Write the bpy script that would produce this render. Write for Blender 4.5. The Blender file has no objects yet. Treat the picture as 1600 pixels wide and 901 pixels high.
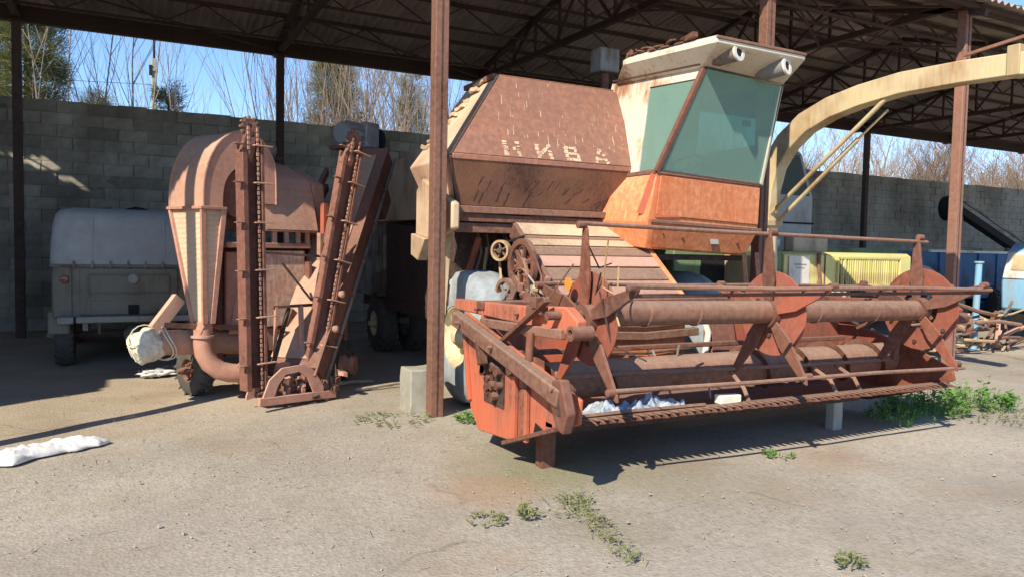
import bpy, bmesh, math, random
from mathutils import Vector, Matrix, noise
R = math.radians
random.seed(7)
S = bpy.context.scene
COL = S.collection

# ------------------------------------------------------------------ camera, sky, sun, exposure
YAW, PITCH, ROLL = R(27.5), R(-3.05), R(1.15)
cam = bpy.data.cameras.new('camera'); camo = bpy.data.objects.new('camera', cam); COL.objects.link(camo)
fw = Vector((math.sin(YAW)*math.cos(PITCH), math.cos(YAW)*math.cos(PITCH), math.sin(PITCH)))
rt = Vector((math.cos(YAW), -math.sin(YAW), 0)); up = rt.cross(fw)
rt, up = rt*math.cos(ROLL)+up*math.sin(ROLL), up*math.cos(ROLL)-rt*math.sin(ROLL)
camo.matrix_world = Matrix(((rt.x, up.x, -fw.x, 0), (rt.y, up.y, -fw.y, 0), (rt.z, up.z, -fw.z, 1.6), (0, 0, 0, 1)))
cam.sensor_width = 36; cam.lens = 36*1186/1600; cam.clip_end = 3000; cam.clip_start = 0.05
S.camera = camo
SUN_EL, SAZ = R(38), (0.82, 0.572)             # direction the shadows fall
world = bpy.data.worlds.new('World'); S.world = world; world.use_nodes = True
wn = world.node_tree; bg = wn.nodes['Background']
sky = wn.nodes.new('ShaderNodeTexSky'); sky.sky_type = 'NISHITA'; sky.sun_disc = False
sky.sun_elevation = SUN_EL; sky.sun_rotation = math.atan2(-SAZ[0], -SAZ[1]) % (2*math.pi)
sky.air_density = 0.8; sky.dust_density = 0.0; sky.ozone_density = 5.0
wn.links.new(sky.outputs[0], bg.inputs[0]); bg.inputs[1].default_value = 0.135
sl = bpy.data.lights.new('sun', 'SUN'); sl.energy = 4.2; sl.angle = R(0.5); sl.color = (1, 0.89, 0.72)
so = bpy.data.objects.new('sun', sl); COL.objects.link(so)
sd = Vector((SAZ[0]*math.cos(SUN_EL), SAZ[1]*math.cos(SUN_EL), -math.sin(SUN_EL)))
so.rotation_euler = sd.to_track_quat('-Z', 'Y').to_euler()
vs = S.view_settings; vs.view_transform = 'Standard'; vs.look = 'None'; vs.gamma = 1; vs.exposure = 0.84
S.render.engine = 'CYCLES'; S.cycles.max_bounces = 7; S.cycles.diffuse_bounces = 4; S.cycles.glossy_bounces = 2; S.cycles.transparent_max_bounces = 6

# ------------------------------------------------------------------ materials
MATS = {}
def new_mat(name):
    m = bpy.data.materials.new(name); m.use_nodes = True; MATS[name] = m
    return m, m.node_tree.nodes, m.node_tree.links, m.node_tree.nodes['Principled BSDF']
def c4(c): return (c[0], c[1], c[2], 1)
def ramp(N, L, src, p0, p1, c0=(0, 0, 0), c1=(1, 1, 1)):
    r = N.new('ShaderNodeValToRGB'); r.color_ramp.elements[0].position = p0; r.color_ramp.elements[1].position = p1
    r.color_ramp.elements[0].color = c4(c0); r.color_ramp.elements[1].color = c4(c1); L.new(src, r.inputs[0]); return r.outputs[0]
def mapping(N, L, scale=(1, 1, 1), rot=(0, 0, 0), kind='Object'):
    t = N.new('ShaderNodeTexCoord'); mp = N.new('ShaderNodeMapping'); mp.inputs['Scale'].default_value = scale
    mp.inputs['Rotation'].default_value = rot
    L.new(t.outputs[kind], mp.inputs[0]); return mp.outputs[0]
def tex(N, L, vec, scale, detail=6, rough=0.6, out='Fac'):
    n = N.new('ShaderNodeTexNoise'); n.inputs['Scale'].default_value = scale; n.inputs['Detail'].default_value = detail
    n.inputs['Roughness'].default_value = rough; L.new(vec, n.inputs['Vector']); return n.outputs[out]
def mix(N, L, fac, a, b, mode='MIX'):
    m = N.new('ShaderNodeMix'); m.data_type = 'RGBA'; m.blend_type = mode
    for sock, v in ((m.inputs[0], fac), (m.inputs[6], a), (m.inputs[7], b)):
        if isinstance(v, (int, float)): sock.default_value = v
        elif isinstance(v, tuple): sock.default_value = c4(v)
        else: L.new(v, sock)
    return m.outputs[2]
def bump(N, L, h, b, strength, dist):
    n = N.new('ShaderNodeBump'); n.inputs['Strength'].default_value = strength; n.inputs['Distance'].default_value = dist
    L.new(h, n.inputs['Height']); L.new(n.outputs[0], b.inputs['Normal'])
def paint(name, col, rust=(0.15, 0.055, 0.032), amount=0.4, rough=0.6, dust=0.25, dustcol=(0.42, 0.34, 0.26), streak=3.0, scale=3.0, metal=0.0, soft=0.12, fade=0.35):
    """weathered sheet metal: faded paint, rust patches with vertical streaks, dust"""
    m, N, L, b = new_mat(name)
    v = mapping(N, L)
    vs_ = mapping(N, L, (streak*2, streak*2, streak*0.22))
    big = tex(N, L, v, scale*0.55, 3, 0.5); fine = tex(N, L, v, scale*7, 5, 0.6); st = tex(N, L, vs_, scale*1.3, 4, 0.65)
    a = N.new('ShaderNodeMath'); a.operation = 'MULTIPLY_ADD'; L.new(st, a.inputs[0]); a.inputs[1].default_value = 0.55; L.new(big, a.inputs[2])
    a2 = N.new('ShaderNodeMath'); a2.operation = 'MULTIPLY_ADD'; L.new(fine, a2.inputs[0]); a2.inputs[1].default_value = 0.20; L.new(a.outputs[0], a2.inputs[2])
    t = 1.16 - amount*0.62
    mask = ramp(N, L, a2.outputs[0], max(0, (t-soft))*0.5, (t+soft)*0.5) if False else None
    sc = N.new('ShaderNodeMapRange'); sc.inputs[1].default_value = t-soft; sc.inputs[2].default_value = t+soft; L.new(a2.outputs[0], sc.inputs[0])
    faded = mix(N, L, ramp(N, L, big, 0.35, 0.7), col, tuple(min(1, c*(1-fade)+fade*0.45) for c in col))
    var = mix(N, L, ramp(N, L, st, 0.3, 0.75, (0.70, 0.70, 0.70), (1.10, 1.10, 1.10)), (0, 0, 0), (1, 1, 1))
    rv = mix(N, L, ramp(N, L, fine, 0.35, 0.65), tuple(c*0.72 for c in rust), tuple(min(1, c*1.35) for c in rust))
    pr = mix(N, L, sc.outputs[0], faded, rv)
    pr = mix(N, L, 0.55, pr, var, 'MULTIPLY')
    oi = N.new('ShaderNodeObjectInfo'); pr = mix(N, L, 1.0, pr, ramp(N, L, oi.outputs['Random'], 0, 1, (0.78, 0.74, 0.70), (1.16, 1.17, 1.18)), 'MULTIPLY')
    g = N.new('ShaderNodeNewGeometry'); sx = N.new('ShaderNodeSeparateXYZ'); L.new(g.outputs['True Normal'], sx.inputs[0])
    dm = N.new('ShaderNodeMath'); dm.operation = 'MULTIPLY'; L.new(ramp(N, L, sx.outputs[2], 0.2, 0.9), dm.inputs[0]); dm.inputs[1].default_value = dust
    dn = N.new('ShaderNodeMath'); dn.operation = 'MULTIPLY_ADD'; L.new(ramp(N, L, fine, 0.4, 0.7), dn.inputs[0]); dn.inputs[1].default_value = dust*0.5; L.new(dm.outputs[0], dn.inputs[2])
    L.new(mix(N, L, dn.outputs[0], pr, dustcol), b.inputs['Base Color'])
    L.new(ramp(N, L, sc.outputs[0], 0, 1, (rough,)*3, (0.9,)*3), b.inputs['Roughness']); b.inputs['Metallic'].default_value = metal
    b.inputs['Specular IOR Level'].default_value = 0.3
    bump(N, L, a2.outputs[0], b, 0.35, 0.012)
    return m
def plain(name, col, rough=0.8, var=0.25, scale=8, bmp=0.3, dist=0.01, spec=0.3, col2=None, stretch=(1, 1, 1), rnd=0.0, stain=0.0):
    m, N, L, b = new_mat(name)
    v = mapping(N, L, stretch)
    f = tex(N, L, v, scale, 5, 0.65); g = tex(N, L, v, scale*0.23, 3, 0.55)
    c2 = col2 or tuple(c*(1-var) for c in col)
    c1 = mix(N, L, ramp(N, L, f, 0.3, 0.7), c2, tuple(min(1, c*(1+var*0.5)) for c in col))
    out = mix(N, L, ramp(N, L, g, 0.3, 0.7), c1, mix(N, L, 0.5, c1, c2))
    if rnd:
        oi = N.new('ShaderNodeObjectInfo')
        out = mix(N, L, 1.0, out, ramp(N, L, oi.outputs['Random'], 0, 1, (1-rnd,)*3, (1+rnd,)*3), 'MULTIPLY')
    if stain:
        gp = N.new('ShaderNodeNewGeometry'); mp = N.new('ShaderNodeMapping'); mp.inputs['Scale'].default_value = (0.9, 0.9, 0.45); L.new(gp.outputs['Position'], mp.inputs[0])
        out = mix(N, L, 1.0, out, ramp(N, L, tex(N, L, mp.outputs[0], 1.0, 5, 0.6), 0.36, 0.64, (1-stain, 1-stain*1.05, 1-stain*1.15), (1.12, 1.10, 1.06)), 'MULTIPLY')
    L.new(out, b.inputs['Base Color']); b.inputs['Roughness'].default_value = rough; b.inputs['Specular IOR Level'].default_value = spec
    if bmp: bump(N, L, f, b, bmp, dist)
    return m

RUST = (0.17, 0.068, 0.042)
paint('disc_red', (0.37, 0.105, 0.066), (0.24, 0.085, 0.055), 0.4, 0.6, 0.12, fade=0.1, soft=0.25)
paint('header_red', (0.52, 0.125, 0.058), (0.24, 0.085, 0.05), 0.34, 0.55, 0.12, fade=0.1, soft=0.1)
paint('header_brown', (0.34, 0.092, 0.05), (0.19, 0.068, 0.042), 0.55, 0.7, 0.12, fade=0.1)
paint('rust', (0.215, 0.085, 0.054), (0.12, 0.05, 0.034), 0.6, 0.8, 0.18, fade=0.08, soft=0.3)
paint('rust_pale', (0.275, 0.138, 0.088), (0.16, 0.072, 0.048), 0.6, 0.75, 0.25, fade=0.15, soft=0.3)
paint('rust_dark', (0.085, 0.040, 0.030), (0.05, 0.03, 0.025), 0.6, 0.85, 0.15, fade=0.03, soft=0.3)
paint('tank_red', (0.275, 0.125, 0.092), (0.33, 0.125, 0.065), 0.26, 0.55, 0.14, (0.55, 0.42, 0.33), 5, 2.2, fade=0.12, soft=0.25)
paint('tank_low', (0.34, 0.155, 0.085), (0.10, 0.045, 0.03), 0.40, 0.6, 0.1, streak=6, fade=0.15, soft=0.2)
paint('cream', (0.64, 0.48, 0.31), (0.26, 0.14, 0.08), 0.34, 0.6, 0.2, (0.5, 0.42, 0.3), 4, 3, fade=0.15, soft=0.16)
paint('cab_white', (0.74, 0.68, 0.53), (0.30, 0.15, 0.08), 0.22, 0.45, 0.15, fade=0.1, soft=0.1)
paint('cab_orange', (0.57, 0.165, 0.058), (0.60, 0.27, 0.13), 0.30, 0.45, 0.14, (0.7, 0.5, 0.3), 4, 2.6, fade=0.08, soft=0.3)
paint('sleeve', (0.60, 0.46, 0.31), (0.42, 0.24, 0.16), 0.36, 0.7, 0.2, (0.5, 0.42, 0.32), 4, 3, fade=0.1, soft=0.3)
paint('tank_side', (0.60, 0.42, 0.29), (0.32, 0.17, 0.10), 0.34, 0.6, 0.2, (0.5, 0.4, 0.3), 4, 3, fade=0.12, soft=0.2)
paint('pink', (0.55, 0.30, 0.215), (0.36, 0.15, 0.10), 0.45, 0.6, 0.24, (0.55, 0.42, 0.33), 5, 2.5, fade=0.2, soft=0.3)
paint('pink_light', (0.53, 0.31, 0.215), (0.32, 0.14, 0.09), 0.36, 0.6, 0.28, (0.6, 0.5, 0.38), 4, 2.5, fade=0.2, soft=0.3)
paint('cleaner_red', (0.54, 0.27, 0.20), (0.68, 0.50, 0.38), 0.55, 0.6, 0.2, (0.55, 0.4, 0.3), 6, 2.5, fade=0.12, soft=0.2)
paint('cleaner_brown', (0.27, 0.11, 0.08), (0.14, 0.06, 0.042), 0.6, 0.7, 0.15, fade=0.06, soft=0.3)
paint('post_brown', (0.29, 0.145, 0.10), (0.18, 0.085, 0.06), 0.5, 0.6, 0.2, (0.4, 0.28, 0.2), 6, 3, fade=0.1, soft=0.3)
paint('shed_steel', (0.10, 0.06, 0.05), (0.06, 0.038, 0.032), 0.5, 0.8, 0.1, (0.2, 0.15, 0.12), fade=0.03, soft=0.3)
paint('spout_cream', (0.56, 0.45, 0.26), (0.30, 0.17, 0.08), 0.34, 0.55, 0.2, (0.55, 0.42, 0.25), 3, 3, fade=0.12, soft=0.15)
paint('yellow', (0.62, 0.56, 0.20), (0.28, 0.17, 0.07), 0.26, 0.5, 0.2, (0.6, 0.5, 0.3), 4, 3, fade=0.15)
paint('green', (0.12, 0.19, 0.085), (0.08, 0.07, 0.04), 0.32, 0.6, 0.25, (0.3, 0.3, 0.18), fade=0.08)
paint('olive', (0.22, 0.215, 0.175), (0.16, 0.125, 0.09), 0.36, 0.6, 0.35, (0.22, 0.19, 0.15), fade=0.06)
paint('grey_panel', (0.36, 0.37, 0.36), (0.22, 0.17, 0.13), 0.26, 0.6, 0.25, fade=0.06)
paint('dark_panel', (0.24, 0.24, 0.225), (0.10, 0.07, 0.05), 0.34, 0.7, 0.25, (0.25, 0.22, 0.18), fade=0.05)
paint('blue_dark', (0.05, 0.15, 0.30), (0.07, 0.06, 0.06), 0.3, 0.6, 0.2, (0.2, 0.22, 0.25), fade=0.06)
paint('blue_light', (0.22, 0.46, 0.68), (0.3, 0.25, 0.2), 0.2, 0.45, 0.1, fade=0.08)
paint('white_paint', (0.78, 0.76, 0.70), (0.4, 0.3, 0.22), 0.24, 0.5, 0.12, fade=0.03)
paint('steel_grey', (0.30, 0.30, 0.29), (0.14, 0.09, 0.06), 0.35, 0.5, 0.2, metal=0.2, fade=0.05)
paint('rim_cream', (0.74, 0.66, 0.44), (0.35, 0.2, 0.1), 0.30, 0.6, 0.2, fade=0.05)
paint('orange_red', (0.56, 0.14, 0.065), RUST, 0.28, 0.5, 0.1, fade=0.1)
plain('canvas', (0.42, 0.42, 0.41), 0.95, 0.18, 5, 0.3, 0.02)
plain('rubber_dusty', (0.36, 0.40, 0.42), 0.95, 0.35, 6, 0.4, 0.01, 0.1, (0.20, 0.22, 0.23))
plain('rubber', (0.045, 0.043, 0.04), 0.9, 0.4, 10, 0.4, 0.01, 0.2, (0.10, 0.09, 0.08))
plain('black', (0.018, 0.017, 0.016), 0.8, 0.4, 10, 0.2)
plain('sack_white', (0.72, 0.71, 0.68), 0.85, 0.2, 12, 0.5, 0.012, 0.2)
plain('sack_cream', (0.66, 0.60, 0.47), 0.9, 0.3, 12, 0.6, 0.015, 0.2)
plain('film', (0.40, 0.46, 0.52), 0.35, 0.35, 22, 0.8, 0.02, 0.5)
plain('foam', (0.80, 0.75, 0.62), 0.95, 0.1, 30, 0.3, 0.004)
plain('concrete_block', (0.39, 0.37, 0.33), 0.95, 0.28, 9, 0.6, 0.012, 0.2, rnd=0.22, stain=0.4)
plain('mortar', (0.27, 0.255, 0.225), 0.98, 0.3, 14, 0.6, 0.01, 0.1, stain=0.4)
plain('concrete', (0.36, 0.345, 0.30), 0.95, 0.25, 6, 0.5, 0.012, 0.2, (0.25, 0.24, 0.18))
plain('asbestos', (0.46, 0.38, 0.335), 0.95, 0.35, 4, 0.4, 0.01, 0.1, (0.30, 0.24, 0.20), (1, 0.2, 1), rnd=0.22)
plain('bark_pale', (0.30, 0.25, 0.19), 0.95, 0.35, 6, 0.4, 0.02, 0.1, rnd=0.2)
plain('bark_red', (0.27, 0.195, 0.145), 0.95, 0.35, 6, 0.4, 0.02, 0.1, rnd=0.25)
plain('bark_dark', (0.10, 0.075, 0.055), 0.95, 0.35, 6, 0.4, 0.02, 0.1, rnd=0.2)
plain('dead_wood', (0.40, 0.34, 0.26), 0.9, 0.3, 8, 0.4, 0.01, 0.2, None, (1, 1, 0.2))
plain('stone', (0.40, 0.355, 0.29), 0.95, 0.5, 20, 0.4, 0.004, 0.2, rnd=0.0)
def leaf(name, c1, c2):
    m, N, L, b = new_mat(name)
    v = mapping(N, L); f = tex(N, L, v, 1.3, 3)
    f2 = tex(N, L, v, 11, 2)
    c = mix(N, L, ramp(N, L, f, 0.35, 0.65), c1, c2)
    c = mix(N, L, ramp(N, L, f2, 0.3, 0.7), c, tuple(x*1.5 for x in c2))
    L.new(c, b.inputs['Base Color']); b.inputs['Roughness'].default_value = 0.7; b.inputs['Specular IOR Level'].default_value = 0.2
    tr = N.new('ShaderNodeBsdfTranslucent'); L.new(c, tr.inputs[0]); ms = N.new('ShaderNodeMixShader'); ms.inputs[0].default_value = 0.3
    L.new(b.outputs[0], ms.inputs[1]); L.new(tr.outputs[0], ms.inputs[2]); L.new(ms.outputs[0], N['Material Output'].inputs[0])
leaf('pine', (0.075, 0.095, 0.032), (0.14, 0.14, 0.05))
leaf('weed', (0.07, 0.16, 0.03), (0.13, 0.25, 0.06))
leaf('dry_weed', (0.10, 0.15, 0.05), (0.20, 0.21, 0.09))
def glassmat(name, tint, body, fac, rough=0.08):
    m, N, L, b = new_mat(name)
    v = mapping(N, L); f = tex(N, L, v, 2.5, 5)
    L.new(mix(N, L, ramp(N, L, f, 0.2, 0.85), body, tuple(c*1.15 for c in body)), b.inputs['Base Color'])
    b.inputs['Roughness'].default_value = rough; b.inputs['Specular IOR Level'].default_value = 0.6
    t = N.new('ShaderNodeBsdfTransparent'); t.inputs[0].default_value = c4(tint)
    ms = N.new('ShaderNodeMixShader'); ms.inputs[0].default_value = fac
    L.new(t.outputs[0], ms.inputs[1]); L.new(b.outputs[0], ms.inputs[2]); L.new(ms.outputs[0], N['Material Output'].inputs[0])
glassmat('glass_green', (0.66, 0.86, 0.78), (0.27, 0.41, 0.36), 0.42, 0.04)
glassmat('glass_grey', (0.5, 0.55, 0.52), (0.17, 0.20, 0.18), 0.45, 0.15)
glassmat('lens_red', (0.5, 0.05, 0.05), (0.3, 0.03, 0.03), 0.8)
glassmat('lens_amber', (0.8, 0.4, 0.1), (0.7, 0.28, 0.05), 0.85)
glassmat('lens_clear', (0.8, 0.8, 0.8), (0.5, 0.5, 0.48), 0.7)
def ground_mat():
    m, N, L, b = new_mat('ground')
    v = mapping(N, L)
    big = tex(N, L, v, 0.35, 4, 0.6); mid = tex(N, L, v, 1.7, 5, 0.65); fine = tex(N, L, v, 26, 6, 0.72); pat = tex(N, L, v, 0.9, 5, 0.55)
    vo = N.new('ShaderNodeTexVoronoi'); vo.inputs['Scale'].default_value = 48; L.new(v, vo.inputs['Vector'])
    grey = mix(N, L, ramp(N, L, fine, 0.32, 0.70), (0.25, 0.226, 0.19), (0.43, 0.394, 0.335))
    st = mix(N, L, ramp(N, L, vo.outputs['Color'], 0.15, 0.95), grey, (0.50, 0.45, 0.37))
    grey = mix(N, L, 0.45, grey, st)
    tan = mix(N, L, ramp(N, L, fine, 0.3, 0.7), (0.345, 0.288, 0.215), (0.455, 0.388, 0.295))
    # dust under the shed and to the left, stone chippings in the open
    sx = N.new('ShaderNodeSeparateXYZ'); L.new(v, sx.inputs[0])
    a = N.new('ShaderNodeMath'); a.operation = 'MULTIPLY_ADD'; L.new(sx.outputs[1], a.inputs[0]); a.inputs[1].default_value = 0.22; a.inputs[2].default_value = -1.75
    a1 = N.new('ShaderNodeMath'); a1.operation = 'MULTIPLY_ADD'; L.new(sx.outputs[0], a1.inputs[0]); a1.inputs[1].default_value = -0.08; L.new(a.outputs[0], a1.inputs[2])
    a2 = N.new('ShaderNodeMath'); a2.operation = 'MULTIPLY_ADD'; L.new(mid, a2.inputs[0]); a2.inputs[1].default_value = 1.3; L.new(a1.outputs[0], a2.inputs[2])
    f = ramp(N, L, a2.outputs[0], 0.25, 0.75)
    c = mix(N, L, f, grey, tan)
    c = mix(N, L, ramp(N, L, pat, 0.52, 0.68), c, mix(N, L, 0.55, c, (0.30, 0.235, 0.165)))
    c = mix(N, L, ramp(N, L, big, 0.38, 0.62, (0.80, 0.80, 0.80), (1.08, 1.08, 1.08)), (0, 0, 0), c) if False else mix(N, L, 1.0, c, ramp(N, L, big, 0.35, 0.65, (0.80, 0.79, 0.77), (1.10, 1.09, 1.07)), 'MULTIPLY')
    nz = N.new('ShaderNodeTexNoise'); nz.inputs['Scale'].default_value = 2.2; nz.inputs['Detail'].default_value = 3; L.new(v, nz.inputs['Vector'])
    dv_ = N.new('ShaderNodeVectorMath'); dv_.operation = 'MULTIPLY_ADD'; L.new(nz.outputs['Color'], dv_.inputs[0]); dv_.inputs[1].default_value = (0.5, 0.5, 0); L.new(v, dv_.inputs[2])
    ck = N.new('ShaderNodeTexVoronoi'); ck.feature = 'DISTANCE_TO_EDGE'; ck.inputs['Scale'].default_value = 0.62; L.new(dv_.outputs[0], ck.inputs['Vector'])
    cm = N.new('ShaderNodeMath'); cm.operation = 'MULTIPLY'; L.new(ramp(N, L, ck.outputs['Distance'], 0.001, 0.007, (0.7, 0.7, 0.7), (0, 0, 0)), cm.inputs[0]); L.new(ramp(N, L, pat, 0.52, 0.60), cm.inputs[1])
    c = mix(N, L, cm.outputs[0], c, (0.17, 0.145, 0.105))
    for (px, py, rad, wd, k) in ((9.5, -2.5, 6.3, 0.16, 0.16), (9.5, -2.5, 7.9, 0.16, 0.14), (-6, 12, 9.4, 0.15, 0.12), (-6, 12, 11.0, 0.15, 0.12), (4.0, -6.0, 9.0, 0.22, 0.10)):     # worn wheel tracks
        vd = N.new('ShaderNodeVectorMath'); vd.operation = 'DISTANCE'; L.new(v, vd.inputs[0]); vd.inputs[1].default_value = (px, py, 0)
        m1 = N.new('ShaderNodeMath'); m1.operation = 'SUBTRACT'; L.new(vd.outputs['Value'], m1.inputs[0]); m1.inputs[1].default_value = rad
        m2 = N.new('ShaderNodeMath'); m2.operation = 'ABSOLUTE'; L.new(m1.outputs[0], m2.inputs[0])
        m3 = N.new('ShaderNodeMath'); m3.operation = 'MULTIPLY_ADD'; L.new(mid, m3.inputs[0]); m3.inputs[1].default_value = -0.3; L.new(m2.outputs[0], m3.inputs[2])
        mr = N.new('ShaderNodeMapRange'); L.new(m3.outputs[0], mr.inputs[0]); mr.inputs[1].default_value = wd-0.12; mr.inputs[2].default_value = -0.14; mr.inputs[3].default_value = 0; mr.inputs[4].default_value = k*2
        c = mix(N, L, mr.outputs[0], c, (0.27, 0.24, 0.20))
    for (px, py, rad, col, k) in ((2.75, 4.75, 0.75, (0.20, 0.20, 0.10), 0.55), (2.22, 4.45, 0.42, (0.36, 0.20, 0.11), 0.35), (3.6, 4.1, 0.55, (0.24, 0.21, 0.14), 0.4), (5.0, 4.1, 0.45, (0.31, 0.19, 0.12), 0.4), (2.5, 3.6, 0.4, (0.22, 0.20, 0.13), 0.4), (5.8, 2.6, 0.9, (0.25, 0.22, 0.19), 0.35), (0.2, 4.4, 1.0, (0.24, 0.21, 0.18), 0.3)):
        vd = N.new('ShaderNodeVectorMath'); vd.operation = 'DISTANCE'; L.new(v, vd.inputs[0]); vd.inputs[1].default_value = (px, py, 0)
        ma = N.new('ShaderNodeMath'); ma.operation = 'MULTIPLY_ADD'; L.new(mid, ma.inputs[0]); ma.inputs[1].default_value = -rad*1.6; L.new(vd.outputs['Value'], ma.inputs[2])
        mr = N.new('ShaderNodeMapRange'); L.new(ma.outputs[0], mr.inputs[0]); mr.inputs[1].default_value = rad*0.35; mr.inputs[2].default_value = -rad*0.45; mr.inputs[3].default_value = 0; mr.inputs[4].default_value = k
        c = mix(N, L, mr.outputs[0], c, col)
    L.new(c, b.inputs['Base Color']); b.inputs['Roughness'].default_value = 0.97; b.inputs['Specular IOR Level'].default_value = 0.15
    ad = N.new('ShaderNodeMath'); ad.operation = 'ADD'; L.new(fine, ad.inputs[0]); L.new(vo.outputs['Distance'], ad.inputs[1])
    bump(N, L, ad.outputs[0], b, 0.40, 0.009)
ground_mat()

# ------------------------------------------------------------------ mesh helpers
def V(*a): return Vector(a)
BODY = None        # size and seat of a sub-assembly while it is being built
class MB:
    def __init__(s): s.v = []; s.f = []
    def add(s, vs, fs):
        o = len(s.v); s.v += [Vector(p) for p in vs]; s.f += [tuple(i+o for i in f) for f in fs]; return s
    def box(s, c, d, rot=None):
        x, y, z = (a/2 for a in d); p = [V(i*x, j*y, k*z) for k in (-1, 1) for j in (-1, 1) for i in (-1, 1)]
        if rot: p = [rot @ q for q in p]
        return s.add([q+Vector(c) for q in p], [(0, 2, 3, 1), (4, 5, 7, 6), (0, 1, 5, 4), (2, 6, 7, 3), (0, 4, 6, 2), (1, 3, 7, 5)])
    def bb(s, x0, x1, y0, y1, z0, z1): return s.box(((x0+x1)/2, (y0+y1)/2, (z0+z1)/2), (x1-x0, y1-y0, z1-z0))
    def bar(s, a, b, w, h, upv=(0, 0, 1)):
        a, b = Vector(a), Vector(b); d = (b-a); l = d.length; d.normalize(); u = Vector(upv)
        if abs(u.dot(d)) > 0.98: u = V(0, 1, 0) if abs(d.y) < 0.9 else V(1, 0, 0)
        sx = d.cross(u).normalized(); u = sx.cross(d)
        return s.box((a+b)/2, (w, l, h), Matrix((sx, d, u)).transposed())
    def tube(s, a, b, r0, r1=None, n=10, caps=True):
        r1 = r0 if r1 is None else r1; a, b = Vector(a), Vector(b); d = (b-a).normalized()
        u = d.orthogonal().normalized(); w = d.cross(u)
        p = [q+(u*math.cos(2*math.pi*i/n)+w*math.sin(2*math.pi*i/n))*r for q, r in ((a, r0), (b, r1)) for i in range(n)]
        f = [(i, (i+1) % n, n+(i+1) % n, n+i) for i in range(n)]
        if caps: f += [tuple(range(n))[::-1], tuple(range(n, 2*n))]
        return s.add(p, f)
    def path(s, pts, r, n=6, caps=True):
        pts = [Vector(p) for p in pts]; rs = r if isinstance(r, (list, tuple)) else [r]*len(pts); vv = []; u = None
        for i, p in enumerate(pts):
            d = (pts[min(i+1, len(pts)-1)]-pts[max(i-1, 0)]).normalized()
            u = d.orthogonal().normalized() if u is None else (u-d*u.dot(d)).normalized()
            w = d.cross(u); vv += [p+(u*math.cos(2*math.pi*k/n)+w*math.sin(2*math.pi*k/n))*rs[i] for k in range(n)]
        f = [(i*n+k, i*n+(k+1) % n, (i+1)*n+(k+1) % n, (i+1)*n+k) for i in range(len(pts)-1) for k in range(n)]
        if caps: f += [tuple(range(n))[::-1], tuple(range((len(pts)-1)*n, len(pts)*n))]
        return s.add(vv, f)
    def prism(s, pts, vec):
        n = len(pts); vec = Vector(vec); p = [Vector(q) for q in pts]
        return s.add(p+[q+vec for q in p], [tuple(range(n))[::-1], tuple(range(n, 2*n))]+[(i, (i+1) % n, n+(i+1) % n, n+i) for i in range(n)])
    def loft(s, rings, caps=True):
        n = len(rings[0]); vv = [p for r in rings for p in r]
        f = [(i*n+k, i*n+(k+1) % n, (i+1)*n+(k+1) % n, (i+1)*n+k) for i in range(len(rings)-1) for k in range(n)]
        if caps: f += [tuple(range(n))[::-1], tuple(range((len(rings)-1)*n, len(rings)*n))]
        return s.add(vv, f)
    def lathe(s, prof, c, axis=(1, 0, 0), n=24):
        """prof: (along, radius) pairs, revolved about axis through c"""
        a = Vector(axis).normalized(); u = a.orthogonal().normalized(); w = a.cross(u); c = Vector(c)
        rings = [[c+a*t+(u*math.cos(2*math.pi*k/n)+w*math.sin(2*math.pi*k/n))*max(r, 1e-4) for k in range(n)] for t, r in prof]
        return s.loft(rings, prof[0] != prof[-1] and prof[0][1] < .01)
    def ring(s, c, axis, r0, r1, t, n=24):
        a = Vector(axis).normalized(); u = a.orthogonal().normalized(); w = a.cross(u); c = Vector(c); vv = []
        for tt, r in ((0, r0), (0, r1), (t, r1), (t, r0)): vv += [c+a*tt+(u*math.cos(2*math.pi*k/n)+w*math.sin(2*math.pi*k/n))*r for k in range(n)]
        f = [(j*n+k, j*n+(k+1) % n, ((j+1) % 4)*n+(k+1) % n, ((j+1) % 4)*n+k) for j in range(4) for k in range(n)]
        return s.add(vv, f)
    def mesh(s, name, mat, off=(0, 0, 0), smooth=40, recalc=True):
        if BODY: s.v = [BODY(p) for p in s.v]
        me = bpy.data.meshes.new(name); o = Vector(off); me.from_pydata([p-o for p in s.v], [], s.f)
        if recalc:
            bm = bmesh.new(); bm.from_mesh(me); bmesh.ops.recalc_face_normals(bm, faces=bm.faces); bm.to_mesh(me); bm.free()
        if smooth:
            me.polygons.foreach_set('use_smooth', [True]*len(me.polygons)); me.set_sharp_from_angle(angle=R(smooth))
        me.materials.append(MATS[mat] if isinstance(mat, str) else mat); return me
    def build(s, name, mat, parent=None, bevel=0.0, smooth=40, recalc=True, label=None):
        off = parent['o'] if parent is not None and 'o' in parent else (0, 0, 0)
        ob = bpy.data.objects.new(name, s.mesh(name, mat, off, smooth, recalc)); COL.objects.link(ob)
        if parent is not None:
            ob.parent = parent; ob['o'] = off
        if bevel:
            md = ob.modifiers.new('edge', 'BEVEL'); md.width = bevel; md.segments = 2; md.limit_method = 'ANGLE'; md.angle_limit = R(45)
        if label: ob['label'] = label
        return ob
def tag(o, label, cat=None, group=None, kind=None):
    if label: o['label'] = label
    if cat: o['category'] = cat
    if group: o['group'] = group
    if kind: o['kind'] = kind
    return o
def thing(name, label, cat, loc, rz=0.0, group=None):
    """Empty at the base; parts are given in world coordinates unless the thing is turned (then in its own frame)"""
    e = bpy.data.objects.new(name, None); COL.objects.link(e); e.location = loc; e.rotation_euler.z = rz; e.empty_display_size = 0.2
    e['o'] = (0, 0, 0) if rz else tuple(loc)
    return tag(e, label, cat, group)
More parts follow.
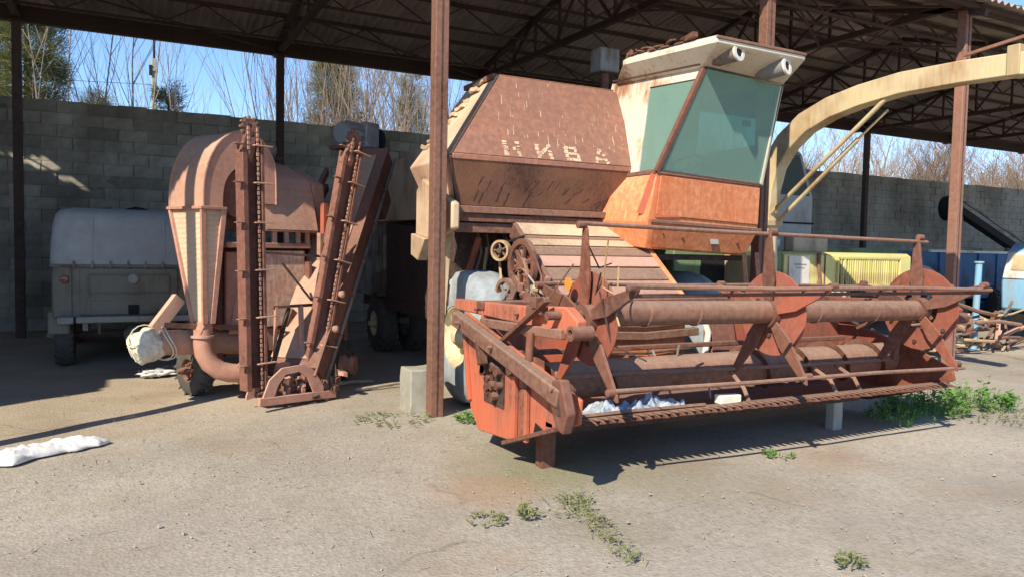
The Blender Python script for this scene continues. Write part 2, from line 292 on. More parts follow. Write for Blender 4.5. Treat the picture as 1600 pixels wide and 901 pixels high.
def inst(name, me, parent, loc, rot=None, scale=None):
    ob = bpy.data.objects.new(name, me); COL.objects.link(ob); off = Vector(parent['o']) if 'o' in parent else V(0, 0, 0)
    ob.parent = parent; ob.location = Vector(loc)-off
    if rot: ob.rotation_euler = rot
    if scale: ob.scale = scale
    return ob
def rnd(a, b): return random.uniform(a, b)

# ------------------------------------------------------------------ ground
def ground():
    n = 120; mb = MB()
    xs = [-400, -120, -40, -14]+[-8+i*0.28 for i in range(101)]+[24, 32, 60, 150, 500]
    ys = [-300, -80, -20, -6]+[-2+i*0.2 for i in range(100)]+[20, 26, 40, 90, 300, 900]
    for y in ys:
        for x in xs:
            z = 0.0
            if -8 < x < 20 and -2 < y < 17.8:
                z = 0.030*noise.noise(V(x*0.45, y*0.45, 0))+0.012*noise.noise(V(x*1.7, y*1.7, 3))-0.012
            mb.v.append(V(x, y, z))
    m = len(xs)
    mb.f = [(j*m+i, j*m+i+1, (j+1)*m+i+1, (j+1)*m+i) for j in range(len(ys)-1) for i in range(m-1)]
    return mb.build('ground', 'ground', None, recalc=False, smooth=60)
gr = tag(ground(), None, kind='structure')
# loose chippings on the yard
def chips():
    mb = MB(); rs = random.Random(3)
    for k in range(3400):
        t = rs.random()
        y = 1.6+5.0*rs.random()**0.8; x = -1.5+9.5*rs.random()+0.35*(y-4)
        if rs.random() > 0.35+0.9*max(0, noise.noise(V(x*0.8, y*0.8, 9))): continue
        if x > 2.7 and y > 4.35: continue
        r = rs.uniform(0.003, 0.008)*(2.0 if rs.random() < 0.05 else 1)
        p = [V(rs.uniform(-1, 1), rs.uniform(-1, 1), rs.uniform(-.2, .9)).normalized()*r*rs.uniform(.7, 1.2) for _ in range(3)]
        base = V(x, y, 0.0+r*0.2); a = rs.random()*6.28
        top = base+V(0, 0, r*0.75); q = [base+V(math.cos(a+i*1.571)*r*rs.uniform(.7, 1.3), math.sin(a+i*1.571)*r*rs.uniform(.7, 1.3), -r*0.3) for i in range(4)]
        tp = [base+V(math.cos(a+i*1.571)*r*.55, math.sin(a+i*1.571)*r*.55, r*rs.uniform(.4, .8)) for i in range(4)]
        mb.add(q+tp, [(4, 5, 6, 7)]+[(i, (i+1) % 4, 4+(i+1) % 4, 4+i) for i in range(4)])
    return mb.build('gravel', 'stone', None, recalc=False, smooth=0)
tag(chips(), 'small pale stone chippings scattered over the grey yard', 'gravel', kind='stuff')

def straws():
    mb = MB(); rs = random.Random(8)
    for k in range(420):
        if k % 3: x, y = rs.uniform(-.5, 3.2), rs.uniform(5.6, 9.6)
        else: x, y = rs.uniform(-1, 8), rs.uniform(2, 6.3)
        a = rs.uniform(0, 6.28); l = rs.uniform(.03, .14); d = V(math.cos(a), math.sin(a), rs.uniform(-.05, .1)); s_ = V(-d.y, d.x, 0)*rs.uniform(.0015, .003); p = V(x, y, .012)
        mb.add([p-s_, p+s_, p+d*l+s_*.6, p+d*l-s_*.6], [(0, 1, 2, 3)])
    return mb.build('straw', 'dead_wood', None, recalc=False, smooth=0)
tag(straws(), 'dry straw bits scattered on the yard', 'straw', kind='stuff')

# ------------------------------------------------------------------ block wall behind the shed
WY, BW, BH = 15.5, 0.48, 0.2105
wall = thing('block_wall', 'tall grey concrete block wall running behind the shed', 'wall', (10, WY+0.1, 0))
MB().bb(-6.2, 34, WY+0.012, WY+0.2, 0, 3.99).build('mortar', 'mortar', wall)
blk = []
for k in range(4):
    m = MB(); m.box((0, 0, 0), (BW-0.014, 0.10, BH-0.014)); rs = random.Random(k)
    for p in m.v: p += V(rs.uniform(-.010, .008), rs.uniform(-.006, .006), rs.uniform(-.009, .007))
    blk.append(m.mesh('block', 'concrete_block', smooth=0))
stuff = MB(); cnt = 0
for r in range(19):
    z = (r+0.5)*BH; sh = (r % 2)*0.5*BW; c = 0; top = r == 18
    x = -6.2+sh
    while x < 34:
        rx, ry, rz = rnd(-.006, .006), rnd(-.012, .008), rnd(-.004, .004)
        cx, cy, cz = x+BW/2+rx, WY+0.05+ry, z+rz+(rnd(-.02, .015) if top else 0)
        if -2.6 < x < 5.9 and (r > 5 or x < -0.6) and cnt < 296:
            o = inst('block', blk[random.randrange(4)], wall, (cx, cy, cz), (rnd(-.01, .01), rnd(-.012, .012)*(2 if top else 1), rnd(-.01, .01))); cnt += 1
            if random.random() < 0.08: o.location.y -= 0.012
        elif random.random() > 0.01:
            stuff.box((cx, cy, cz), (BW-0.014+rnd(-.01, .01), 0.10, BH-0.014))
        x += BW
sb = stuff.build('block', 'concrete_block', wall, smooth=0, recalc=False); sb['kind'] = 'stuff'
# added wall out of view, placed to shade the ground at the left
ew = thing('shade_wall', 'unseen grey concrete block wall added to shade the ground at the left', 'wall', (-5.1, 10.5, 0))
m = MB().bb(-5.2, -5.01, 5.8, 15.4, 0, 4.60); m.build('mortar', 'mortar', ew)
m = MB()
for r in range(22):
    y = 5.8+(r % 2)*0.24
    while y < 15.0: m.box((-5.0, y+0.24, (r+.5)*BH), (0.04, BW-.014, BH-.014)); y += BW
m.build('block', 'concrete_block', ew, smooth=0, recalc=False)['kind'] = 'stuff'

# ------------------------------------------------------------------ open machinery shed
PX = [-5.5, -1.40, 2.68, 6.80, 10.55, 14.65, 18.75, 22.85, 26.9]
YF, YR, ZB = 6.70, 14.55, 5.08
EF, ER, RIDGE = (6.32, 5.04), (15.15, 5.30), (10.6, 6.25)
shed = thing('machinery_shed', 'open steel shed with dark corrugated roof over the machines', 'shed', (8, 10.5, 0))
def roofz(y):
    if y < RIDGE[0]: t = (y-EF[0])/(RIDGE[0]-EF[0]); return EF[1]+t*(RIDGE[1]-EF[1])
    t = (y-RIDGE[0])/(ER[0]-RIDGE[0]); return RIDGE[1]+t*(ER[1]-RIDGE[1])
for i, x in enumerate(PX):
    w = 0.066
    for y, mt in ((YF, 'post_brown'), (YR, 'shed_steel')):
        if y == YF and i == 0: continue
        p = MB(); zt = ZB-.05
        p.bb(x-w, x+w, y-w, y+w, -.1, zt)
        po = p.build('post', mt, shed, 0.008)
        q = MB().bb(x-w*1.7, x+w*1.7, y-w*1.7, y+w*1.7, zt, zt+0.02)
        q.build('cap_plate', 'shed_steel', po)
        if y == YF:      # two angle irons welded to a box leave a groove on the face
            MB().bb(x-.008, x+.006, y-w-.004, y-w+.001, 0, zt).build('weld_seam', 'rust_dark', po)
    # truss
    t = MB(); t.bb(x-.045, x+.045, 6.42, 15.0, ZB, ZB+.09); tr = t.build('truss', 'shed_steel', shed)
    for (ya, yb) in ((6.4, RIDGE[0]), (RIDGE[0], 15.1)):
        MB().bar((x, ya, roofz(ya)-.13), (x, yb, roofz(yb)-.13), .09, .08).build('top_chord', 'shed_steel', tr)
    ns = 10
    ys = [6.5+(14.9-6.5)*k/ns for k in range(ns+1)]
    for k in range(ns):
        a, b = ys[k], ys[k+1]
        if k > 0: MB().bar((x+.03, a, ZB+.06), (x+.03, a, roofz(a)-.14), .04, .04).build('web_member', 'shed_steel', tr)
        if k % 2 == 0: pa, pb = (x-.03, a, ZB+.06), (x-.03, b, roofz(b)-.14)
        else: pa, pb = (x-.03, a, roofz(a)-.14), (x-.03, b, ZB+.06)
        MB().bar(pa, pb, .04, .04).build('web_member', 'shed_steel', tr)
# lattice purlins that run from truss to truss
for k, y in enumerate((6.5, 7.5, 8.7, 9.9, 11.3, 12.45, 13.75, 14.9)):
    z = roofz(y)-.05
    pm = MB().bb(-6.6, 28.6, y-.03, y+.03, z-.04, z+.02); pu = pm.build('purlin', 'shed_steel', shed)
    if k in (1, 2, 3, 4, 5, 6):
        lo = MB().bb(-5.5, 26.9, y-.018, y+.018, z-.43, z-.39)
        for i in range(len(PX)-1):
            x0, x1 = PX[i], PX[i+1]; nn = 6
            for j in range(nn):
                xa, xb = x0+(x1-x0)*j/nn, x0+(x1-x0)*(j+1)/nn
                lo.bar((xa, y, z-.41 if j % 2 else z-.03), (xb, y, z-.03 if j % 2 else z-.41), .022, .022)
        lo.build('purlin_lattice', 'shed_steel', pu)
# sway rods between trusses
for i in range(1, len(PX)-1):
    for (ya, yb) in ((YF, 9.2), (9.2, YF), (12.2, YR)):
        MB().bar((PX[i], ya, ZB+.02), (PX[i+1], yb, ZB+.02), .03, .03).build('sway_rod', 'shed_steel', shed)
# edge beams
MB().bb(-6.6, 28.6, YF-.06, YF+.06, ZB-.03, ZB+.12).build('edge_beam', 'shed_steel', shed)
eb = MB().bb(-6.6, 28.6, YR+.09, YR+.2, ZB-.02, ZB+.24).build('edge_beam', 'shed_steel', shed)
# roofing sheets
def sheet(w, l, cut=False):
    mb = MB(); nx, ny = 42, 3; pts = []
    for j in range(ny+1):
        for i in range(nx+1):
            x = -w/2+w*i/nx; y = -l/2+l*j/ny
            if cut: y = min(y, l/2-l*0.38*max(0, i/nx-.2)*1.25)
            pts.append(V(x, y, 0.024*math.cos(2*math.pi*i/6)))
    m = nx+1
    fs = [(j*m+i, j*m+i+1, (j+1)*m+i+1, (j+1)*m+i) for j in range(ny) for i in range(nx)]
    n = len(pts); mb.add(pts+[p+V(0, 0, -.008) for p in pts], fs+[tuple(k+n for k in f[::-1]) for f in fs])
    rim = [i for i in range(nx)]; mb.f += [(i, i+1, i+1+n, i+n) for i in range(nx)]+[(ny*m+i, ny*m+i+1, ny*m+i+1+n, ny*m+i+n) for i in range(nx)]
    return mb.mesh('roof_sheet', 'asbestos', smooth=60, recalc=False)
shm = sheet(1.03, 1.72); shc = sheet(1.03, 1.72, True)
for side, (y0, z0, y1, z1) in enumerate(((EF[0], EF[1], RIDGE[0], RIDGE[1]), (RIDGE[0], RIDGE[1], ER[0], ER[1]))):
    ln = math.hypot(y1-y0, z1-z0); an = math.atan2(z1-z0, y1-y0)
    for r in range(3):
        t = (r+.5)/3
        for c in range(35):
            x = -6.4+c*1.0; me = shm
            if side == 1 and r == 1 and c == 2: me = shc
            tilt = rnd(-.006, .006)
            dz = 0.012*(r if side == 0 else 2-r)+0.004*(c % 2)+.02
            if side == 0 and r == 0: tilt += rnd(-.012, .006)
            slip = .0 if side == 0 and r == 0 and -3.6 < x < .1 else 0.0     # loose sheets slid down the slope
            inst('roof_sheet', me, shed, (x+rnd(-.01, .01), y0+(y1-y0)*t-slip+rnd(-.02, .02), z0+(z1-z0)*t-slip*.29+dz), (an+tilt+(-.008 if side == 0 else .008), rnd(-.004, .004), rnd(-.006, .006)), (1, ln/3/1.6*1.0, 1))
for c in range(18):
    MB().prism([(-6.6+c*2, RIDGE[0]-.22, RIDGE[1]-.02), (-6.6+c*2, RIDGE[0], RIDGE[1]+.09), (-6.6+c*2, RIDGE[0]+.22, RIDGE[1]-.02), (-6.6+c*2, RIDGE[0], RIDGE[1]+.06)], (1.98, 0, 0)).build('ridge_cap', 'asbestos', shed, smooth=0)
# footing stone by the front post
def lump(mb, c, d, seed=0, j=.02, n=3):
    bm = bmesh.new(); bmesh.ops.create_cube(bm, size=1); bmesh.ops.subdivide_edges(bm, edges=bm.edges, cuts=n, use_grid_fill=True)
    for v in bm.verts:
        p = V(v.co.x*d[0], v.co.y*d[1], v.co.z*d[2])+Vector(c)
        v.co = p+V(*(noise.noise(p*6+V(seed, k*7, 0))*j for k in range(3)))
    bm.verts.index_update(); mb.add([v.co.copy() for v in bm.verts], [tuple(v.index for v in f.verts) for f in bm.faces]); bm.free(); return mb
fb = lump(MB(), (2.66, 7.02, .18), (.33, .32, .46), 1, .025).build('concrete_footing', 'concrete', None, .01)
tag(fb, 'rough pale concrete footing block behind the brown front post', 'concrete block')

# ------------------------------------------------------------------ combine harvester with its grain header
cmb = thing('combine_harvester', 'rusty red combine harvester with cream cab and wide reel header at the front', 'combine', (4.5, 7.3, 0))
# the body stands a little forward and small: tank corner at K, built at 0.945 of the drawing
K0, K, KS = V(2.95, 7.02, 2.50), V(2.788, 6.634, 2.4505), .945
seat = lambda p: K+(Vector(p)-K0)*KS
BODY = seat
# grain tank: six sided in section, widest half way up
def hull(mb, lo, mi, hi):
    """three loops of 4 points, low, middle, high"""
    mb.add(lo+mi+hi, [(3, 2, 1, 0), (8, 9, 10, 11)]+[(a+i, a+(i+1) % 4, a+4+(i+1) % 4, a+4+i) for a in (0, 4) for i in range(4)]); return mb
lo = [V(3.10, 7.20, 2.03), V(5.06, 7.20, 2.03), V(5.02, 9.3, 2.03), V(3.16, 8.2, 2.03)]
mi = [V(2.95, 7.02, 2.50), V(5.22, 7.02, 2.50), V(5.22, 9.6, 2.50), V(2.95, 8.25, 2.48)]
hi = [V(3.72, 7.56, 3.46), V(5.48, 7.56, 3.46), V(5.48, 8.9, 3.46), V(3.72, 8.45, 3.46)]
tank = hull(MB(), lo, mi, hi).build('grain_tank', 'tank_side', cmb, .015)
def plate(mb, pts, t):
    pts = [Vector(p) for p in pts]; n = (pts[1]-pts[0]).cross(pts[2]-pts[0]).normalized()*t
    return mb.prism(pts, n)
# red front sheets, a little proud of the cream tank
F = V(0, -.012, 0)
fp = plate(MB(), [mi[0]+V(.01, -.014, .03), mi[1]+V(0, -.014, .03), hi[1]+V(0, -.012, .012), hi[0]+V(0, -.012, .012)], .010).build('front_sheet', 'tank_red', tank, .004, label='faded red upper front sheet with peeling letters')
plate(MB(), [lo[0]+V(0, -.012, 0), lo[1]+V(0, -.012, 0), mi[1]+V(0, -.012, -.025), mi[0]+V(.01, -.012, -.025)], .008).build('lower_sheet', 'tank_low', tank, .004)
MB().bar(mi[0]+V(0, -.014, 0), mi[1]+V(.02, -.014, 0), .03, .055).build('seam_rail', 'tank_red', tank, .006)
e = MB()
e.bar(mi[0]+V(-.005, -.01, 0), hi[0]+V(-.005, -.01, 0), .05, .03, (0, -1, 0)); e.bar(lo[0]+V(0, -.01, 0), mi[0]+V(0, -.01, 0), .05, .03, (0, -1, 0))
e.build('edge_strip', 'rust_dark', tank)
sb2 = MB()
for k in range(4):
    t = .2+.2*k; a = lo[0].lerp(lo[3], t)
sb2.bar(hi[0].lerp(hi[3], .1)+V(.0, 0, .03), hi[3]+V(0, 0, .03), .06, .06); sb2.bar(hi[0]+V(0, 0, .015), hi[1]+V(0, 0, .015), .04, .03)
sb2.build('top_rim', 'rust_pale', tank, .006)
# torn tarpaulin lump on the left edge of the tank
m = MB()
for k in range(9): lump(m, (3.69-.07*k+rnd(-.01, .01), 7.98+.03*k+rnd(-.05, .05), 3.47-.095*k), (.05, .22, .035), k, .05, 2)
m.build('tarpaulin_scrap', 'cream', tank)
# peeling letters НИВА, plates of paint on the sloping sheet
def letters():
    mb = MB(); p0 = mi[0]+V(.01, -.014, .03); ux = V(1, 0, 0); uy = (hi[0].lerp(hi[1], .5)-mi[0].lerp(mi[1], .5)); uy.x = 0; uy.normalize(); nn = ux.cross(uy).normalized()
    if nn.y > 0: nn = -nn
    p0 = p0+nn*.0115+uy*.008; rs = random.Random(5)
    def stroke(ox, a, b, w=.05):
        a, b = V(*a), V(*b); d = (b-a); L_ = d.length; d.normalize(); q = V(-d.y, d.x)*w/2; t = 0
        while t < L_-.005:                      # flaked into pieces
            s_ = rs.uniform(.012, .05); u = min(L_, t+s_)
            if rs.random() > .10:
                c = [a+d*t+q*rs.uniform(.5, 1.15), a+d*u+q*rs.uniform(.4, 1.15), a+d*u-q*rs.uniform(.4, 1.15), a+d*t-q*rs.uniform(.5, 1.15)]
                mb.prism([p0+ux*(ox+k.x)+uy*k.y+nn*0.000 for k in c], nn*.003)
            t = u+rs.uniform(.0, .012)
    h, w = .19, .15
    x = .60                     # Н
    stroke(x, (0, 0), (0, h)); stroke(x, (w, 0), (w, h)); stroke(x, (0, h/2), (w, h/2))
    x = .98                     # И
    stroke(x, (0, 0), (0, h)); stroke(x, (w, 0), (w, h)); stroke(x, (0, .02), (w, h-.02))
    x = 1.34                    # В
    stroke(x, (0, 0), (0, h)); stroke(x, (0, h-.02), (w*.8, h-.02), .04); stroke(x, (0, h/2), (w*.8, h/2), .04); stroke(x, (0, .02), (w*.9, .02), .04)
    stroke(x, (w*.8, h/2), (w*.8, h), .04); stroke(x, (w*.95, 0), (w*.95, h/2), .045)
    x = 1.70                    # А
    stroke(x, (0, 0), (w*.5, h)); stroke(x, (w*1.05, 0), (w*.55, h)); stroke(x, (w*.2, .05), (w*.85, .05), .035)
    lo_ = mb.build('lettering', 'cream', fp, smooth=0, recalc=False); lo_['kind'] = 'stuff'; return lo_
letters()
# flaked streaks of bare pale undercoat on the sheet
fl = MB(); rs = random.Random(11); uy = (hi[0]-mi[0]); uy = V(0, .54, .96).normalized()
uy = V(.20, .54, .96).normalized()
for k in range(110):
    x = min(5.1, max(3.5, rs.choice((3.7, 4.1, 4.35, 4.8, 5.0))+rs.gauss(0, .16))); t = rs.uniform(.1, .92); L_ = .012+.15*rs.random()**2.2; w = .002+.009*rs.random()**2
    p = V(x, 7.02-.025+.54*t, 2.53+.93*t)
    fl.prism([p+V(-w/2, 0, 0), p+V(w/2, 0, 0), p+uy*L_+V(w*.2, 0, 0), p+uy*L_+V(-w*.3, 0, 0)], (0, -.0025, 0.0015))
fl.build('paint_flakes', 'cream', fp, smooth=0, recalc=False)['kind'] = 'stuff'
dr_ = MB()
for k in range(48):      # dark runs of old grease on the lower sheet
    u = rs.uniform(.08, .96); t = rs.uniform(.25, .98); l = rs.uniform(.08, .3); a = lo[0].lerp(lo[1], u).lerp(mi[0].lerp(mi[1], u), t); b = lo[0].lerp(lo[1], u-.03).lerp(mi[0].lerp(mi[1], u-.03), max(.02, t-l)); w = rs.uniform(.003, .008)
    o_ = V(0, -.0185, -.012); dr_.prism([a+o_+V(-w, 0, 0), a+o_+V(w, 0, 0), b+o_+V(w*.4, 0, 0), b+o_+V(-w*.4, 0, 0)], (0, -.003, -.002))
dr_.build('grease_runs', 'rust_dark', tank, smooth=0, recalc=False)['kind'] = 'stuff'
# lid box and pipe on top (air intake)
ai = MB().tube((5.75, 8.5, 3.3), (5.75, 8.5, 3.95), .05, n=12).build('intake_pipe', 'rust', cmb)
MB().bb(5.60, 5.90, 8.38, 8.64, 3.93, 4.24).build('intake_box', 'steel_grey', ai, .02)
# side box below the tank, left
sbx = MB().prism([(2.97, 7.04, 1.78), (2.97, 7.6, 1.66), (2.97, 8.08, 1.72), (2.97, 8.08, 2.22), (2.97, 7.9, 2.34), (2.97, 7.04, 2.04)], (.09, 0, 0)).build('side_box', 'cream', cmb, .02)
MB().prism([(2.93, 7.9, 1.44), (2.93, 8.12, 1.5), (2.93, 8.12, 1.74), (2.93, 7.7, 1.68)], (.12, 0, 0)).build('side_flap', 'cream', sbx, .01)
MB().bb(2.96, 2.969, 7.5, 7.54, 1.7, 2.14).build('side_strap', 'rust', sbx)
# sill rails under the tank
for (z, h, y, mt, x1) in ((1.985, .07, 7.16, 'rust_pale', 5.05), (1.90, .075, 7.20, 'rust', 5.0), (1.80, .10, 7.24, 'rust_pale', 4.98)):
    MB().bar((3.02, y, z), (x1, y, z), .08, h).build('sill_rail', mt, cmb, .006)
BODY = None
# threshing body
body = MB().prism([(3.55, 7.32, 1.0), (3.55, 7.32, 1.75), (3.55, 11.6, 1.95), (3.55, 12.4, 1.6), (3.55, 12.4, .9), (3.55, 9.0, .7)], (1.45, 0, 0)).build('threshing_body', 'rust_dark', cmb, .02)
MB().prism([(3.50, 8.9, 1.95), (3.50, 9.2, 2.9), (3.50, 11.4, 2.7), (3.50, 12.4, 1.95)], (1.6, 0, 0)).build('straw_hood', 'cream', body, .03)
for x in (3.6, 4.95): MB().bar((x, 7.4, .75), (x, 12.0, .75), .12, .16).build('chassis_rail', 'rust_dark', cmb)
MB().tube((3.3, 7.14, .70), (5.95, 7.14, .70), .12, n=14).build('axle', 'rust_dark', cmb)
# struts beside the front wheel
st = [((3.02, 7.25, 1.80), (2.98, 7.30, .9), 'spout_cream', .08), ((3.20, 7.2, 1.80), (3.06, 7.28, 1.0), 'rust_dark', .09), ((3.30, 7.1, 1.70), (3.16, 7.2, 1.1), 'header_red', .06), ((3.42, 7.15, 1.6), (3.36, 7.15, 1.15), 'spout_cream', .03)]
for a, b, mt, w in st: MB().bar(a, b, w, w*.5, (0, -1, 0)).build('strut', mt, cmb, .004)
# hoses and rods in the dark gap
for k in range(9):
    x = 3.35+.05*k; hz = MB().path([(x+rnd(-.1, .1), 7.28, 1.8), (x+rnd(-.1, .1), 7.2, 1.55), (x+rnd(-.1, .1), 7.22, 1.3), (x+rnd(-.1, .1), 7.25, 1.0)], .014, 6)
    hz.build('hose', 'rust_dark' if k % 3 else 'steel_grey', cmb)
# pulleys on the left of the feeder house
def pulley(c, r, w, rim_mat, hub_mat, axis=(1, 0, 0), spokes=5, n=28):
    a = Vector(axis)
    p = MB().ring(Vector(c), axis, r*.78, r, w, n).build('pulley', rim_mat, cmb)
    MB().lathe([(-.01, .001), (-.01, r*.26), (w+.01, r*.26), (w+.01, .001)], c, axis, 16).build('hub', hub_mat, p)
    s_ = MB(); u = a.orthogonal().normalized(); wv = a.cross(u); cc = Vector(c)+a*w*.5
    for k in range(spokes):
        d = u*math.cos(k*2*math.pi/spokes)+wv*math.sin(k*2*math.pi/spokes); s_.bar(cc+d*r*.2, cc+d*r*.82, r*.14, w*.4, a)
    s_.build('spokes', hub_mat, p); return p
pulley((3.40, 6.75, 1.57), .105, .06, 'spout_cream', 'steel_grey', (-.85, -.5, 0))
pulley((3.40, 6.28, 1.44), .25, .05, 'rust', 'rust', (-.98, -.02, .0), 6)
pulley((3.34, 6.50, 1.15), .16, .05, 'rust_pale', 'steel_grey', (-.97, -.1, 0), 4)
for k, (c, r) in enumerate((((3.44, 6.40, 1.10), .05), ((3.40, 6.3, 1.22), .06), ((3.46, 6.25, 1.02), .055), ((3.36, 6.35, .98), .05), ((3.5, 6.3, 1.12), .045))):
    MB().lathe([(0, .001), (0, r), (.05, r), (.05, r*.5), (.09, r*.5), (.09, .001)], c, (.3, -.9, .2), 10).build('sprocket', ('steel_grey', 'rust_pale', 'spout_cream')[k % 3], cmb)
MB().path([(3.46, 6.42, 1.71), (3.44, 6.7, 1.66), (3.48, 6.9, 1.66)], .014, 6).build('belt', 'black', cmb)
MB().path([(3.42, 6.86, 1.50), (3.40, 6.75, 1.2), (3.42, 6.6, 1.0)], .014, 6).build('belt', 'spout_cream', cmb)
# lattice guard between cab floor and feeder
# feeder house: planked sheet-metal casing falling towards the header
FT, FB_ = (6.74, 1.83), (5.58, 1.06)
def fpt(x, t, dz=0): return V(x, FT[0]+(FB_[0]-FT[0])*t, FT[1]+(FB_[1]-FT[1])*t+dz)
fx0 = lambda t: 3.54-.06*t
fx1 = lambda t: 4.94-.16*t
fh = MB(); fh.loft([[fpt(fx0(t)+.02, t, -.02), fpt(fx1(t)-.02, t, -.02), fpt(fx1(t)-.02, t, -.55), fpt(fx0(t)+.02, t, -.55)] for t in (0, .5, 1)]).build('feeder_house', 'cab_orange', cmb, .01)
cuts = [0, .16, .20, .29, .33, .42, .55, .70, .86, 1.0]
pm = ['cream', 'rust_pale', 'cream', 'rust_pale', 'rust_pale', 'pink', 'rust_pale', 'pink', 'rust_pale']
for i in range(len(cuts)-1):
    a, b = cuts[i], cuts[i+1]; g = .006; dz = rnd(.004, .02)
    MB().prism([fpt(fx0(a)-.01, a+g, dz), fpt(fx1(a)+.01, a+g, dz), fpt(fx1(b)+.01, b-g, dz+.006), fpt(fx0(b)-.01, b-g, dz+.006)], (0, .006, .012)).build('casing_board', pm[i], cmb, .003)
for s_, fx in ((-1, fx0), (1, fx1)):
    MB().bar(fpt(fx(0)+s_*.03, 0, -.05), fpt(fx(1)+s_*.03, 1, -.05), .05, .16).build('casing_edge', 'cab_orange' if s_ > 0 else 'rust', cmb, .006)
MB().prism([(3.50, 6.2, 1.05), (3.50, 6.2, 1.45), (3.50, 5.85, 1.28), (3.50, 5.6, 1.0)], (-.03, 0, 0)).build('guard_plate', 'header_red', cmb, .004)

# --- cab
BODY = seat
CB = [V(5.10, 6.52, 2.44), V(6.60, 6.52, 2.38), V(6.62, 7.75, 2.38), V(5.10, 7.75, 2.44)]      # window line
CT = [V(5.40, 6.17, 3.50), V(6.50, 6.17, 3.44), V(6.52, 7.55, 3.50), V(5.28, 7.55, 3.56)]      # eaves
cb = MB().loft([[V(5.06, 6.62, 1.62), V(6.50, 6.62, 1.56), V(6.55, 7.75, 1.60), V(4.80, 7.75, 1.72)], [V(4.98, 6.5, 1.9), V(6.57, 6.5, 1.85), V(6.6, 7.75, 1.9), V(4.74, 7.75, 1.95)], [p+V(0, 0, 0) for p in CB]]).build('cab_body', 'cab_orange', cmb, .012)
plate(MB(), [V(5.08, 6.49, 1.98), V(6.55, 6.49, 1.92), V(6.57, 6.50, 2.34), V(5.14, 6.50, 2.40)], .012).build('front_panel', 'cab_orange', cb, .004)
plate(MB(), [V(5.10, 6.60, 1.64), V(6.48, 6.60, 1.58), V(6.55, 6.488, 1.86), V(5.04, 6.488, 1.91)], .010).build('lower_panel', 'cab_orange', cb, .004)
MB().box((5.95, 6.535, 1.72), (.11, .012, .075), Matrix.Rotation(R(-15), 3, 'X')).build('number_plate', 'grey_panel', cb)
plate(MB(), [V(4.93, 6.62, 2.0), V(5.10, 6.478, 1.95), V(5.40, 6.478, 1.96), V(5.15, 6.488, 2.38), V(5.05, 6.55, 2.42)], .006).build('corner_patch', 'header_red', cb)
for q in ((5.5, 6.56, 1.74), (5.22, 6.55, 1.78), (6.3, 6.55, 1.70)): MB().tube(q, (q[0], q[1]-.03, q[2]), .012, n=8).build('bolt', 'rust_dark', cb)
MB().bar((5.02, 6.482, 1.915), (6.60, 6.482, 1.86), .025, .035).build('belt_rail', 'rust_pale', cb, .004)
# pillars and frames
fr = MB()
fr.bar(CB[0], CT[0], .055, .055, (0, -1, 0)); pil = fr.build('front_pillar', 'rust', cmb, .008)
for a, b, mt, w in ((CB[1], CT[1], 'cab_white', .045), (CB[3], CT[3], 'cab_white', .08), (CB[2], CT[2], 'cab_white', .06)):
    MB().bar(a, b, w, w, (0, -1, 0)).build('pillar', mt, cmb, .006)
sill = MB(); sill.bar(CB[0], CB[1], .05, .045); sill.bar(CB[0], CB[3], .05, .045); sill.bar(CB[1], CB[2], .05, .045); sill.build('window_sill', 'rust_pale', cmb, .006)
# side wall behind the side window, white
q0, q1 = CB[3].lerp(CB[0], .0), CT[3].lerp(CT[0], .0)
def sidept(t, u): return CB[0].lerp(CB[3], t).lerp(CT[0].lerp(CT[3], t), u)
ws = MB()
ws.prism([sidept(.27, 0), sidept(1, 0), sidept(1, 1), sidept(.58, 1)], (.03, 0, 0))
ws.prism([sidept(.0, .90), sidept(.56, .90), sidept(.57, 1), sidept(0, 1)], (.03, 0, 0)); ws.build('side_wall', 'cab_white', cmb, .006)
plate(MB(), [sidept(.04, .03)+V(.012, 0, 0), sidept(.27, .03)+V(.012, 0, 0), sidept(.55, .89)+V(.012, 0, 0), sidept(.04, .89)+V(.012, 0, 0)], .006).build('side_window', 'glass_green', cmb)
plate(MB(), [CB[0]+V(.03, -.012, .02), CB[1]+V(-.02, -.012, .02), CT[1]+V(-.02, -.012, -.01), CT[0]+V(.03, -.012, -.01)], .006).build('windscreen', 'glass_green', cmb)
plate(MB(), [CB[1]+V(-.01, .03, .02), CB[2]+V(-.01, 0, .02), CT[2]+V(-.01, 0, 0), CT[1]+V(-.01, .03, 0)], .006).build('side_window', 'glass_green', cmb)
plate(MB(), [CB[3]+V(.03, 0, .0), CB[2]+V(-.02, 0, .0), CT[2]+V(-.02, 0, 0), CT[3]+V(.03, 0, 0)], .02).build('rear_wall', 'cab_white', cmb)
gk = MB(); ins = .02
for a, b in ((CB[0], CB[1]), (CB[1], CT[1]), (CT[1], CT[0])): gk.bar(a+V(0, -.02, .02), b+V(0, -.02, .0), .02, .014)
gk.build('window_seal', 'rubber', cmb)
